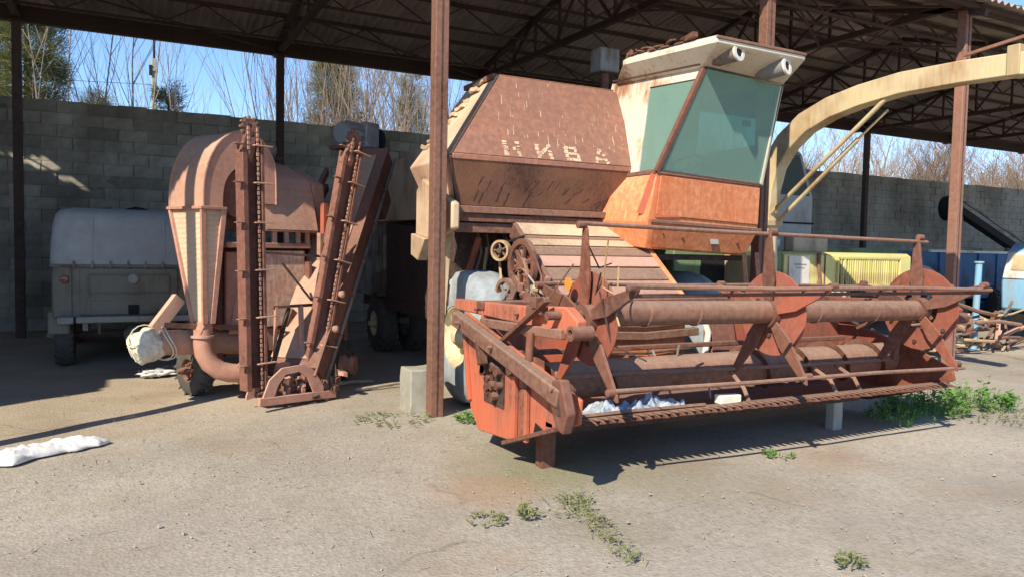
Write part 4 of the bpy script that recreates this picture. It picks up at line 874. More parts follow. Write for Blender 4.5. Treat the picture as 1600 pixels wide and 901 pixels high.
# main inclined conveyor with lid
A0, A1 = V(.02, -.42, .20), V(1.80, .46, 2.72); dv = (A1-A0).normalized(); sx = dv.cross(V(0, 0, 1)).normalized(); nv = sx.cross(dv)
cv = MB(); hw, hh = .26, .13
def cvp(t, a, b): return A0.lerp(A1, t)+sx*a+nv*b
cvo = MB().loft([[cvp(t, -hw, -hh), cvp(t, hw, -hh), cvp(t, hw, hh), cvp(t, -hw, hh)] for t in (.03, .5, 1)]).build('conveyor', 'cleaner_brown', cl, .006)
MB().prism([cvp(.06, -hw-.01, hh+.004), cvp(.06, hw-.12, hh+.004), cvp(.96, hw-.10, hh+.004), cvp(.96, -hw-.01, hh+.004)], nv*.012).build('conveyor_lid', 'pink_light', cvo, .004)
MB().bar(cvp(.0, hw+.015, -hh), cvp(1.02, hw+.015, -hh), .02, .045).build('conveyor_edge', 'steel_grey', cvo, .003)
MB().bar(cvp(.0, hw+.01, hh), cvp(1.0, hw+.01, hh), .025, .03).build('conveyor_edge', 'rust', cvo, .003)
for t in (.2, .36, .52, .68, .84): MB().bar(cvp(t, hw+.012, -hh), cvp(t, hw+.012, hh), .03, .02, dv).build('conveyor_rib', 'cleaner_brown', cvo)
# head with spout and finned motor
MB().prism([A1+V(-.28, -.05, -.10), A1+V(.15, -.05, -.10), A1+V(.32, -.05, -.55), A1+V(.22, -.05, -.80), A1+V(.0, -.05, -.42)], (0, .40, 0)).build('head_spout', 'cleaner_brown', cvo, .01)
mm = MB().lathe([(0, .001), (0, .13), (.03, .14), (.34, .14), (.37, .12), (.37, .001)], A1+V(-.34, .16, .26), (1, .12, 0), 24).build('motor', 'steel_grey', cl)
fn = MB()
for k in range(12): a = k*math.pi/6+.2; fn.bar(A1+V(-.30, .16+.145*math.cos(a), .26+.145*math.sin(a)), A1+V(.0, .196+.145*math.cos(a), .26+.145*math.sin(a)), .008, .03, (0, math.cos(a), math.sin(a)))
fn.build('cooling_fins', 'steel_grey', mm); MB().bb(A1.x-.05, A1.x+.17, A1.y+.02, A1.y+.30, A1.z+.10, A1.z+.42).build('gear_case', 'steel_grey', mm, .02)
MB().ring(A1+V(.20, .17, .22), (1, .1, 0), .08, .17, .05, 24).build('motor_pulley', 'black', mm); MB().bb(A1.x-.36, A1.x+.12, A1.y, A1.y+.36, A1.z+.06, A1.z+.10).build('motor_base', 'rust', mm)
# scraper arms with chain and paddles
def scraper(a, b, mt, lean, pad_t, fw_=.055, fd=.13):
    a, b = V(*a), V(*b); d = (b-a).normalized(); s_ = d.cross(V(0, 1, 0)).normalized(); nn = s_.cross(d)
    if nn.y > 0: nn = -nn
    if s_.x < 0: s_ = -s_
    ch = MB(); L_ = (b-a).length
    ch.bar(a-s_*.09, b-s_*.09-d*.22, fw_, fd, nn)
    o = ch.build('scraper_arm', mt, cl, .006)
    MB().bar(a+nn*-.06, b+nn*-.06-d*.15, .20, .02, nn).build('arm_back', 'cleaner_brown', o)
    MB().bar(a+s_*.10, b+s_*.10-d*.12, .03, .12, nn).build('arm_flange', 'cleaner_brown', o, .004)
    MB().bar(b-s_*.09-d*.30, b-d*.02, .07, .05, nn).build('head_bracket', mt, o, .006)
    hs = MB().ring(b-nn*-.0+nn*-.02, nn, .03, .075, .03, 18)
    for k in range(12):
        q = 2*math.pi*k/12; dd = s_*math.cos(q)+d*math.sin(q); hs.bar(b+dd*.07, b+dd*.10, .02, .03, nn)
    hs.build('head_sprocket', 'rust_pale', o)
    cn = MB(); n = int(L_/.045)
    for k in range(n):
        p = a.lerp(b, k/n)+s_*.055+nn*.045; cn.bar(p, p+d*.034, .022 if k % 2 else .014, .014, nn)
    for k in range(int(n*.12)): p = b-d*.045*k-s_*.04+nn*.045; cn.bar(p, p-d*.034, .022, .014, nn)
    cn.build('chain', 'pink_light', o, smooth=0)['kind'] = 'stuff'
    for t in pad_t:
        p = a.lerp(b, t)+nn*.055
        MB().bar(p+s_*.00, p+s_*.20, .012, .06, nn).build('paddle', 'pink_light', o, .003)
        MB().bar(p-s_*.11, p-s_*.20, .012, .05, nn).build('paddle', 'rust_pale', o, .003)
    return o
scraper((-.50, -.5, .20), (-.56, -.5, 2.68), 'cleaner_brown', 0, (.10, .28, .46, .64, .79, .93))
scraper((.14, -.52, .16), (.70, -.5, 2.72), 'cleaner_brown', 0, (.16, .34, .50, .66, .82, .95), .05, .07)
for t in (.30, .44): 
    q = V(.14, -.56, .16).lerp(V(.70, -.56, 2.72), t-.08)+V(.14, 0, 0); MB().lathe([(0, .001), (0, .03), (-.04, .04), (-.06, .001)], q, (0, 1, 0), 10).build('lamp_nut', 'pink_light', cl)
# foot: curved cheek plates, cross shaft, sprockets
for yy in (-.66, -.40):
    arc = [(-.52, yy, .12), (-.44, yy, .30), (-.30, yy, .40), (-.05, yy, .41), (.08, yy, .34), (.20, yy, .16)]
    inn = [(.08, yy, .10), (.0, yy, .27), (-.10, yy, .34), (-.26, yy, .33), (-.34, yy, .24), (-.40, yy, .10)]
    MB().prism(arc+[(.20, yy, .08)]+inn+[(-.52, yy, .08)], (0, .02, 0)).build('foot_cheek', 'pink', cl, .003)
MB().bar((-.55, -.64, .10), (.36, -.64, .06), .05, .08).build('foot_bar', 'pink', cl, .006)
MB().tube((-.50, -.53, .15), (.42, -.53, .13), .03, n=10).build('foot_shaft', 'rust', cl)
for k, (x, r) in enumerate(((-.36, .08), (-.22, .10), (-.05, .11), (.10, .08), (.25, .10), (.36, .07))):
    s_ = MB().lathe([(0, .001), (0, r), (.04, r), (.04, r*.5), (.08, r*.5), (.08, .001)], (x, -.53, .14), (1, 0, 0), 14)
    for j in range(7): q = j*.9; s_.bar((x+.02, -.53+r*.9*math.cos(q), .14+r*.9*math.sin(q)), (x+.02, -.53+r*1.25*math.cos(q), .14+r*1.25*math.sin(q)), .025, .02, (1, 0, 0))
    s_.build('foot_sprocket', ('rust', 'rust_pale', 'pink')[k % 3], cl)
for k in range(14): lm = lump(MB(), (-.30+rnd(-.1, .75), -.62+rnd(-.06, .06), .10+rnd(-.03, .20)), (.06, .06, .05), k, .05, 1); lm.build('foot_fitting', ('rust', 'rust_pale', 'pink', 'rust_dark')[k % 4], cl)
# bars and rods in front of the body
for a, b, w, mt in (((-.16, -.3, .96), (.42, -.3, .96), .03, 'rust'), ((-.12, -.3, .96), (-.22, -.42, .24), .03, 'pink'), ((.18, -.3, .96), (.10, -.45, .30), .04, 'pink'), ((.05, -.28, .94), (-.3, -.46, .3), .035, 'rust_dark'),
                    ((-.62, -.42, 1.52), (.60, -.30, 1.46), .025, 'rust_pale'), ((.02, -.2, 1.40), (.36, -.25, 1.0), .02, 'rust_dark'), ((-.05, -.18, .7), (.5, -.2, .62), .025, 'rust'), ((-.36, -.42, .9), (-.30, -.46, .3), .035, 'rust_dark'),
                    ((.84, -.1, .86), (.84, -.1, .5), .02, 'pink_light'), ((1.02, .0, 1.25), (1.02, .0, .5), .05, 'cleaner_brown'), ((.9, .0, 1.6), (.95, 0, .9), .05, 'cleaner_brown')):
    MB().bar(a, b, w, w, (0, -1, 0)).build('rod', mt, cl, .003)
MB().ring((.84, -.12, .90), (0, 1, 0), .018, .04, .03, 14).build('eye_bolt', 'pink_light', cl)
lv = MB().prism([(.12, -.14, .74), (.20, -.14, .92), (.30, -.14, .84), (.24, -.14, .70), (.32, -.14, .58)], (0, .02, 0)).build('lever_plate', 'rust', cl)
wheel_part(cl, (-.46, .62, .26), .27, .18, 'rubber', 'rust', 14)
wheel_part(cl, (1.12, .30, .26), .27, .18, 'rubber', 'pink', 14)
MB().lathe([(0, .001), (0, .12), (.05, .13), (.07, .10), (.12, .10), (.12, .12), (.17, .11), (.17, .001)], (1.04, .08, .20), (.55, -.8, 0), 18).build('drive_drum', 'pink', cl)
# sack tied over the open end of the cross pipe
def blob(name, mat, c, d, seed, amp, rot=None, n=4, freq=5, flat=None):
    bm = bmesh.new(); bmesh.ops.create_icosphere(bm, subdivisions=n, radius=1)
    for v in bm.verts:
        p = v.co.copy(); an = math.atan2(p.z, p.y); k = 1+amp*noise.noise(p*freq*.35+V(seed, 0, 0))+amp*.35*noise.noise(p*freq*.8+V(0, seed, 0))+.03*math.sin(an*7+5*noise.noise(p*1.5))*abs(p.x+.2)+.06*noise.noise(V(p.x*3, p.y*9, p.z*9)+V(seed, 1, 2))
        q = V(p.x*d[0], p.y*d[1], p.z*d[2])*k
        if rot: q = rot @ q
        q += Vector(c)
        if flat is not None and q.z < flat: q.z = flat+.02*noise.noise(p*3)*(1 if q.z < flat-.02 else .5)
        v.co = q
    mb = MB(); bm.verts.index_update(); mb.add([v.co.copy() for v in bm.verts], [tuple(v.index for v in f.verts) for f in bm.faces]); bm.free()
    return mb.build(name, mat, None, smooth=70, recalc=False)
rz = Matrix.Rotation(R(25), 3, 'Z'); loc = lambda x, y, z: V(1.4, 8.2, 0)+rz @ V(x, y, z)
sk = blob('tied_sack', 'sack_cream', loc(-1.12, .33, .60), (.16, .135, .17), 3, .22, rz, 5, 4)
tag(sk, 'pale cream sack tied over the end of the cleaner pipe', 'sack')
tw = MB()
for k, r in enumerate((.150, .155)): 
    tw.path([loc(-.96+.03*k+.05*math.sin(a*2), .34+r*math.cos(a), .61+r*math.sin(a)*1.1) for a in [i*.42 for i in range(16)]], .008, 6)
for q0 in (0, 1.2, 2.4):
    tw.path([loc(-1.12+.175*math.cos(a), .33+.16*math.sin(a)*math.cos(q0), .60+.20*math.sin(a)*math.sin(q0+.6)) for a in [-.2+i*.35 for i in range(12)]], .006, 5)
t_ = tw.build('tie_cord', 'sack_cream', sk)
# flattened white sack on the yard
def flat_sack():
    mb = MB(); nx, nt = 90, 44; rings = []
    for i in range(nx+1):
        u = i/nx; x = -.42+.84*u
        w = .15*(1-.45*u)*min(1, (u*9)**.5, ((1-u)*7)**.5)*(1+.35*noise.noise(V(u*4, 3, 1)))+.004; h = .075*(1-.35*u)*min(1, (u*6)**.5, ((1-u)*6)**.5)+.003
        yc = .05*math.sin(u*3)+.03*noise.noise(V(u*5, 1, 7)); r = []
        for k in range(nt):
            a = 2*math.pi*k/nt; y = w*math.cos(a); z = h*max(-.1, math.sin(a))
            crease = .45*noise.noise(V(x*3, y*26+x*5, 4))+.30*abs(noise.noise(V(x*7+y*12, y*40, 9)))+.15*noise.noise(V(x*25, y*25, 2))
            r.append(V(x+.02*noise.noise(V(y*20, z*20, u*5)), yc+y*(1+.15*noise.noise(V(x*9, a, 3))), max(.002, z*(1+crease)+.003)))
        rings.append(r)
    return mb.loft(rings).build('white_sack', 'sack_white', None, smooth=65)
s2 = flat_sack(); s2.location = (-.44, 6.56, 0); s2.rotation_euler.z = R(27)
tag(s2, 'flattened empty white sack lying alone on the yard', 'sack')
# rubbish by the jeep
rb = blob('cloth_rag', 'sack_white', (.42, 9.9, .03), (.20, .10, .05), 15, .6, Matrix.Rotation(R(10), 3, 'Z'), 4, 6, .003); tag(rb, 'grey white rag on the ground under the tied sack', 'rag')
for k, (x, y, l, a, lab) in enumerate(((2.30, 8.05, 1.0, 18, 'long pale stick lying between the cleaner and the footing block'), (2.15, 8.45, .5, 10, 'short dry stick in the shade behind the long stick'), (.22, 10.1, .8, 35, 'dry branch on the ground in front of the jeep'))):
    d = V(math.cos(R(a)), math.sin(R(a)), 0); st_ = MB().path([V(x, y, .025), V(x, y, .03)+d*l*.5+V(0, .03, 0), V(x, y, .02)+d*l], [.022, .02, .012], 6).build('stick', 'dead_wood', None); tag(st_, lab, 'stick', 'sticks on the ground')

# ------------------------------------------------------------------ jeep, seen from behind
jp = thing('jeep', 'olive off road jeep with grey canvas top parked by the wall', 'jeep', (.14, 12.5, 0))
JX, W = .14, .86
def sec(y, zt, wt, zb=.62, w=W): return [V(JX-w, y, zb), V(JX+w, y, zb), V(JX+w, y, 1.10), V(JX+w*.985, y, zt), V(JX-w*.985, y, zt), V(JX-w, y, 1.10)]
tub = MB().loft([sec(10.86, 1.28, 1), sec(12.9, 1.28, 1), sec(13.0, 1.22, 1), sec(14.5, 1.15, 1, w=.70)]).build('body', 'olive', jp, .03)
cn_ = []
for y, z, w in ((10.84, 1.28, .88), (10.93, 1.62, .865), (11.02, 1.84, .81), (11.12, 1.95, .72), (11.35, 2.0, .66), (12.7, 2.02, .66), (12.95, 1.95, .66), (13.2, 1.3, .8)):
    cn_.append([V(JX-w, y, min(z, 1.28)+0), V(JX+w, y, min(z, 1.28)), V(JX+w*1.0, y, (z+1.28)/2), V(JX+w*.93, y, z-.05), V(JX+w*.8, y, z), V(JX-w*.8, y, z), V(JX-w*.93, y, z-.05), V(JX-w, y, (z+1.28)/2)])
cv_ = MB()
prof = [(1.28, .885, 10.83), (1.55, .875, 10.855), (1.80, .85, 10.89), (1.90, .825, 10.92), (1.96, .78, 10.99), (1.995, .71, 11.12), (2.01, .50, 11.4)]
rings = []
for z, w, yb in prof:
    yf = 13.15-(z-1.28)*.45
    rings.append([V(JX-w+.10, yb, z), V(JX+w-.10, yb, z), V(JX+w-.02, yb+.05, z), V(JX+w, yb+.16, z), V(JX+w, yf, z), V(JX-w, yf, z), V(JX-w, yb+.16, z), V(JX-w+.02, yb+.05, z)])
ct = MB().loft(rings).build('canvas_top', 'canvas', jp, smooth=60)
MB().bb(JX-W-.02, JX+W+.02, 10.82, 10.86, 1.255, 1.29).build('top_rail', 'olive', ct, .006)
for x in (JX-.42, JX+.40): MB().bar((x, 10.826, 1.30), (x, 10.884, 1.86), .02, .008, (0, -1, 0)).build('canvas_seam', 'canvas', ct)
for k in range(7): MB().bb(JX-.62+k*.2-.012, JX-.62+k*.2+.012, 10.80, 10.83, 1.24, 1.33).build('strap', 'olive', ct)
lump(MB(), (JX+.12, 11.25, 1.985), (.30, .2, .06), 4, .05, 2).build('torn_patch', 'black', ct); lump(MB(), (JX-.5, 11.25, 1.96), (.55, .3, .07), 6, .05, 2).build('rolled_flap', 'green', ct)
tg = MB().bb(JX-.56, JX+.56, 10.835, 10.865, .66, 1.24).build('tailgate', 'olive', jp, .01)
for z0, z1 in ((.93, 1.16), (.68, .86)):
    r_ = MB()
    for a, b in (((JX-.46, z0), (JX+.46, z0)), ((JX+.46, z0), (JX+.46, z1)), ((JX+.46, z1), (JX-.46, z1)), ((JX-.46, z1), (JX-.46, z0))): r_.bar((a[0], 10.832, a[1]), (b[0], 10.832, b[1]), .018, .03, (0, 0, 1) if a[1] == b[1] else (1, 0, 0))
    r_.build('pressed_rib', 'olive', tg, .004)
for x in (JX-.66, JX+.66): MB().bb(x-.012, x+.012, 10.83, 10.86, .66, 1.25).build('hinge_strip', 'olive', jp)
MB().lathe([(0, .001), (0, .065), (.03, .065), (.05, .045), (.05, .001)], (JX+.04, 10.83, 1.11), (0, -1, 0), 20).build('filler_cap', 'grey_panel', jp)
MB().bb(JX-.02, JX+.10, 10.81, 10.84, .66, .78).build('tow_plate', 'black', jp)
for x in (JX-.72, JX+.72):
    MB().lathe([(0, .001), (0, .05), (.03, .042), (.035, .001)], (x, 10.85, 1.10), (0, -1, 0), 16).build('tail_lamp', 'lens_red', jp)
    MB().bb(x-.19 if x < JX else x-.05, x+.05 if x < JX else x+.19, 10.9, 11.9, .42, .70).build('mud_flap', 'olive', jp, .02)
MB().bb(JX-.80, JX-.62, 10.72, 10.80, .56, .65).build('bumper_end', 'steel_grey', jp, .01)
MB().bb(JX-.60, JX+.80, 10.70, 10.78, .57, .65).build('bumper', 'grey_panel', jp, .015)
MB().tube((JX-.7, 11.3, .36), (JX+.7, 11.3, .36), .05, n=12).build('rear_axle', 'rust_dark', jp)
MB().lathe([(-.13, .001), (-.13, .05), (-.05, .14), (.05, .14), (.13, .05), (.13, .001)], (JX+.06, 11.2, .36), (1, 0, 0), 16).build('differential', 'dark_panel', jp)
for x in (JX-.5, JX+.5): MB().bb(x-.03, x+.03, 10.8, 14.0, .47, .58).build('chassis_rail', 'dark_panel', jp)
for x in (JX-.35, JX+.2): MB().bar((x, 10.85, .62), (x, 10.95, .42), .03, .03).build('hanger', 'dark_panel', jp)
for x, y in ((JX-.74, 11.3), (JX+.74, 11.3), (JX-.74, 13.7), (JX+.74, 13.7)): wheel_part(jp, (x, y, .37), .38, .22, 'rubber', 'olive', 26, .5, lugd=.02)

# ------------------------------------------------------------------ grey machine in the dark gap behind the cleaner
tk = thing('grey_truck', 'dusty grey truck standing in deep shade behind the cleaner', 'truck', (4.3, 12, 0))
bd = MB().prism([(3.40, 10.9, .84), (3.40, 10.9, 1.98), (3.40, 11.15, 2.06), (3.40, 11.2, 2.5), (3.40, 13.4, 2.5), (3.40, 13.4, .84)], (2.3, 0, 0)).build('cab_shell', 'dark_panel', tk, .04)
ar = MB().prism([(3.35, 10.86, .84)]+[(3.35+.12*i, 10.86, .86+.30*math.sin(R(18*i))) for i in range(0, 11)]+[(4.6, 10.86, .84), (4.6, 10.86, 1.2), (3.35, 10.86, 1.2)], (0, .06, 0)).build('wheel_arch', 'dark_panel', tk, .006)
wheel_part(tk, (4.05, 11.1, .46), .47, .26, 'rubber', 'dark_panel', 22, .5, lugd=.02); wheel_part(tk, (5.4, 11.1, .46), .47, .26, 'rubber', 'dark_panel', 22, .5, lugd=.02)
MB().lathe([(0, .001), (0, .20), (.5, .20), (.5, .001)], (3.45, 10.9, 2.20), (1, 0, 0), 24).build('air_tank', 'grey_panel', tk)
for x in (3.55, 3.78): MB().ring((x, 10.9, 2.20), (1, 0, 0), .198, .21, .03, 24).build('tank_band', 'black', tk)
MB().bb(3.5, 4.3, 10.88, 10.9, 1.25, 1.75).build('radiator_panel', 'grey_panel', tk, .01); MB().bar((3.42, 10.85, 1.98), (4.2, 10.85, 2.0), .04, .05).build('bonnet_strip', 'white_paint', tk)
for k in range(5): MB().path([(4.25+rnd(-.1, .1), 10.82, 2.3-.2*k), (4.35+rnd(-.15, .1), 10.78, 2.15-.2*k), (4.25, 10.84, 2.0-.2*k)], .02, 6).build('hose', 'black', tk)

# ------------------------------------------------------------------ forage harvester to the right, spout reaching out of the shed
fg = thing('forage_harvester', 'yellow and green forage harvester with long curved cream spout', 'forage harvester', (9.5, 9.2, 0))
def rectsweep(pts, w, h, side):
    mb = MB(); rings = []; side = Vector(side)
    for i, p in enumerate(pts):
        d = (Vector(pts[min(i+1, len(pts)-1)])-Vector(pts[max(i-1, 0)])).normalized(); u = side.cross(d).normalized()
        ww = w[i] if isinstance(w, list) else w; h_ = h[i] if isinstance(h, list) else h
        rings.append([Vector(p)+side*ww/2+u*h_/2, Vector(p)-side*ww/2+u*h_/2, Vector(p)-side*ww/2-u*h_/2, Vector(p)+side*ww/2-u*h_/2])
    return mb.loft(rings)
SX = 8.2
sp = [(SX, 7.98, 1.55), (SX, 7.98, 2.1), (SX, 7.95, 2.5), (SX, 7.84, 2.84), (SX, 7.62, 3.12), (SX, 7.30, 3.34), (SX, 6.9, 3.48), (SX, 6.45, 3.56), (SX, 5.9, 3.61), (SX, 5.2, 3.60), (SX, 4.6, 3.57), (SX, 4.1, 3.50)]
spo = rectsweep(sp, .20, [.32, .32, .31, .30, .29, .28, .27, .26, .25, .24, .23, .23], (1, 0, 0)).build('spout', 'spout_cream', fg, .012, smooth=30)
MB().bb(SX-.14, SX+.14, 7.78, 8.18, 1.98, 2.06).build('spout_flange', 'spout_cream', spo, .006)
MB().bb(SX-.12, SX+.12, 4.55, 4.68, 3.45, 3.76).build('spout_joint', 'spout_cream', spo, .01); MB().bar((SX, 5.2, 3.79), (SX, 4.5, 3.86), .03, .03).build('flap_rod', 'rust_pale', spo)
for dx, a, b in ((-.05, (7.90, 2.10), (6.10, 3.46)), (.07, (7.84, 2.02), (6.55, 3.05))):
    st_ = MB().tube((SX+dx, a[0], a[1]), (SX+dx, b[0], b[1]), .028, n=10).build('lift_cylinder', 'spout_cream', fg)
    MB().tube((SX+dx, b[0], b[1]), (SX+dx, b[0]-.35*(b[0] > 6.5)-.05, b[1]+.25*(b[0] > 6.5)+.05), .016, n=8).build('piston_rod', 'spout_cream', st_)
gb = MB().prism([(7.1, 8.62, 1.0), (7.1, 8.62, 1.62), (7.1, 8.75, 1.74), (7.1, 10.2, 1.74), (7.1, 10.2, 1.0)], (2.15, 0, 0)).build('green_body', 'green', fg, .02)
MB().bb(7.6, 8.1, 8.60, 8.615, 1.12, 1.55).build('hatch', 'black', gb); MB().bb(8.05, 8.35, 7.85, 8.7, 1.0, 1.56).build('blower_case', 'spout_cream', fg, .02)
yb = MB().prism([(9.28, 8.6, 1.02), (9.28, 8.6, 1.58), (9.28, 8.68, 1.63), (9.28, 9.5, 1.63), (9.28, 9.5, 1.02)], (3.08, 0, 0)).build('engine_cover', 'yellow', fg, .015)
MB().bb(9.36, 9.82, 8.575, 8.595, 1.12, 1.56).build('placard', 'white_paint', yb)
MB().bb(9.48, 9.74, 8.568, 8.574, 1.42, 1.44).build('placard_print', 'grey_panel', yb); MB().bb(9.52, 9.70, 8.568, 8.574, 1.37, 1.385).build('placard_print', 'grey_panel', yb)
MB().bb(10.52, 12.0, 8.585, 8.60, 1.09, 1.53).build('grille_back', 'black', yb)
gs = MB().bb(-.017, .017, -.018, .004, -.22, .22).mesh('grille_slat', 'yellow', smooth=0)
for k in range(26): inst('grille_slat', gs, yb, (10.56+k*.056, 8.585, 1.31), (0, rnd(-.02, .02)+(.10 if k < 6 else 0)*rnd(-1, 1), .35))
for z in (1.09, 1.54): MB().bb(10.48, 12.04, 8.56, 8.60, z-.018, z+.018).build('grille_frame', 'yellow', yb, .004)
for x in (10.48, 12.04): MB().bb(x-.02, x+.02, 8.56, 8.60, 1.07, 1.56).build('grille_frame', 'yellow', yb, .004)
MB().path([(10.02, 8.57, 1.62), (10.0, 8.55, 1.4), (10.05, 8.56, 1.2), (10.0, 8.56, 1.02)], .03, 8).build('hinge_post', 'rust_pale', yb); MB().bb(10.18, 10.2, 8.585, 8.60, 1.03, 1.6).build('panel_seam', 'rust', yb)
sbd = MB().bb(9.9, 10.7, 8.50, 8.53, .84, 1.0).build('warning_board', 'white_paint', fg)
for k in range(5): MB().prism([(9.92+k*.16, 8.494, .84), (10.0+k*.16, 8.494, .84), (10.06+k*.16, 8.494, 1.0), (9.98+k*.16, 8.494, 1.0)], (0, .004, 0)).build('red_stripe', 'orange_red', sbd)
gc = MB().prism([(10.0, 9.62, 1.60), (10.0, 9.62, 2.6), (10.0, 9.9, 3.42), (10.0, 10.1, 3.5), (10.0, 11.4, 3.5), (10.0, 11.4, 1.6)], (1.05, 0, 0)).build('grey_cab', 'grey_panel', fg, .06)
plate(MB(), [V(10.12, 9.62, 2.62), V(10.93, 9.62, 2.62), V(10.93, 9.88, 3.36), V(10.12, 9.88, 3.36)], .012).build('cab_window', 'glass_grey', gc)
MB().bb(10.0, 11.06, 9.60, 9.62, 2.12, 2.15).build('cab_seam', 'black', gc); MB().bb(10.35, 11.2, 9.4, 9.6, 1.63, 1.92).build('cab_step_box', 'cream', gc, .02); MB().prism([(10.1, 9.61, 1.78), (10.25, 9.61, 1.70), (10.25, 9.61, 1.86)], (0, .008, 0)).build('arrow_mark', 'white_paint', gc)
for x, y, r in ((8.3, 9.2, .62), (11.2, 9.2, .5)): wheel_part(fg, (x, y, r), r, .4, 'rubber', 'yellow', 20)
MB().bar((7.0, 8.9, .8), (12.3, 8.9, .8), .14, .2).build('chassis', 'rust_dark', fg); MB().bb(9.3, 12.2, 9.5, 10.6, .9, 1.3).build('gear_housing', 'rust_dark', fg)
MB().bb(10.6, 14.5, 10.4, 10.9, 1.62, 1.74).build('belt_deck', 'green', fg, .01)

# ------------------------------------------------------------------ blue trailer, van and scrap at the right
bt = thing('blue_trailer', 'dark blue steel trailer body in the shade by the wall', 'trailer', (18, 12.5, 0))
tb = MB().bb(14.6, 21.5, 11.8, 13.6, .55, 1.72).build('trailer_body', 'blue_dark', bt, .02)
for k in range(9): MB().bb(14.8+k*.8, 14.88+k*.8, 11.76, 11.80, .56, 1.70).build('side_rib', 'blue_dark', tb, .005)
MB().bb(17.6, 20.8, 11.74, 11.80, 1.70, 1.76).build('side_rail', 'white_paint', tb)
for x in (15.8, 20.3): wheel_part(bt, (x, 12.0, .45), .45, .28, 'rubber', 'blue_dark', 20)
vn = thing('light_blue_van', 'light blue and white old van at the right edge', 'van', (17, 8.3, 0))
vb = MB().prism([(15.700, 7.70, .58), (15.660, 7.70, 1.12), (15.820, 7.70, 1.72), (16.050, 7.70, 1.90), (19.200, 7.70, 1.95), (19.200, 7.70, .58)], (0, 1.25, 0)).build('van_body', 'blue_light', vn, .05)
MB().prism([(15.800, 7.69, 1.18), (15.920, 7.69, 1.68), (16.100, 7.69, 1.84), (19.200, 7.69, 1.9), (19.200, 7.69, 1.18)], (0, .02, 0)).build('white_band', 'white_paint', vb, .006)
MB().prism([(16.060, 7.68, 1.36), (16.150, 7.68, 1.70), (16.800, 7.68, 1.72), (16.800, 7.68, 1.36)], (0, .012, 0)).build('side_window', 'spout_cream', vb, .01)
plate(MB(), [V(15.650, 7.74, 1.20), V(15.650, 8.91, 1.20), V(15.810, 8.91, 1.72), V(15.810, 7.74, 1.72)], .016).build('front_band', 'white_paint', vb, .006); plate(MB(), [V(15.680, 7.86, 1.36), V(15.680, 8.78, 1.36), V(15.775, 8.78, 1.66), V(15.775, 7.86, 1.66)], .03).build('windscreen', 'spout_cream', vb, .006)
MB().bb(15.820, 15.940, 7.67, 7.69, 1.05, 1.08).build('door_handle', 'black', vb); MB().bb(15.600, 16.100, 7.63, 7.73, .52, .60).build('bumper', 'white_paint', vb, .01)
for x in (16.400, 18.500): wheel_part(vn, (x, 7.88, .34), .34, .2, 'rubber', 'white_paint', 20, .5, lugd=.015)
MB().bb(15.800, 19.200, 7.88, 8.78, .35, .58).build('under_frame', 'black', vn)
MB().bb(15.700, 16.100, 7.78, 8.18, .22, .44).build('step_box', 'white_paint', vn, .02)
cr = thing('ribbed_cover', 'curved grey ribbed metal cover behind the red reel disc', 'metal cover', (14.6, 10, 0))
arc = [(13.9+1.4*i/12, 9.9, 1.0+.42*math.sin(math.pi*(.1+.8*i/12))) for i in range(13)]
MB().prism([(13.9, 9.9, .6)]+arc+[(15.3, 9.9, .6)], (0, .9, 0)).build('cover_shell', 'grey_panel', cr, .02)
for k in range(9): MB().bb(14.05+k*.14, 14.08+k*.14, 9.87, 9.9, .62, 1.1+.22*math.sin(math.pi*(k+.5)/9)).build('rib', 'grey_panel', cr)
pb = MB().tube((13.30, 8.0, 0), (13.34, 8.0, 1.5), .055, n=12); pb.tube((13.34, 8.0, 1.5), (13.34, 8.0, 1.53), .08, n=12); tag(pb.build('blue_pipe', 'blue_light', None), 'upright pale blue pipe standing beside the scrap heap', 'pipe')
rs = random.Random(21)
labs = ['bent rusty rod sticking up from the scrap heap', 'rusty pipe lying along the front of the scrap heap', 'dark angle iron leaning on the scrap heap', 'thick rusty bar across the middle of the scrap heap', 'thin pale rod on top of the scrap heap', 'short rusty tube at the right of the scrap heap', 'long brown bar at the back of the scrap heap', 'twisted rusty strip on the scrap heap', 'rusty rail at the bottom of the scrap heap', 'pale steel strip crossing the scrap heap', 'slanting brown rod left of the rusty wheel', 'curved rusty wire over the scrap heap', 'stubby dark bar under the scrap heap', 'bright steel pipe end in the scrap heap']
for k in range(64):
    x, y = rs.uniform(11.6, 14.2), rs.uniform(7.35, 8.7); l = rs.uniform(.4, 1.4); a = rs.uniform(-.9, .9); z = rs.uniform(.04, 1.0)*(1-abs(x-12.9)/2.0); d = V(math.cos(a), math.sin(a)*.6, rs.uniform(-.2, .35))
    p = MB().path([V(x-d.x*l/2, y-d.y*l/2, max(.03, z-d.z*l/2)), V(x, y, z+rs.uniform(-.05, .1)), V(x+d.x*l/2, y+d.y*l/2, max(.03, z+d.z*l/2))], rs.uniform(.012, .04), 6)
    o = p.build('scrap_bar', rs.choice(['rust', 'rust_pale', 'rust_dark', 'pink', 'steel_grey', 'spout_cream']), None)
    tag(o, 'rusty bent bar lying in the scrap heap behind the header', 'scrap bar', 'bars in the scrap heap')
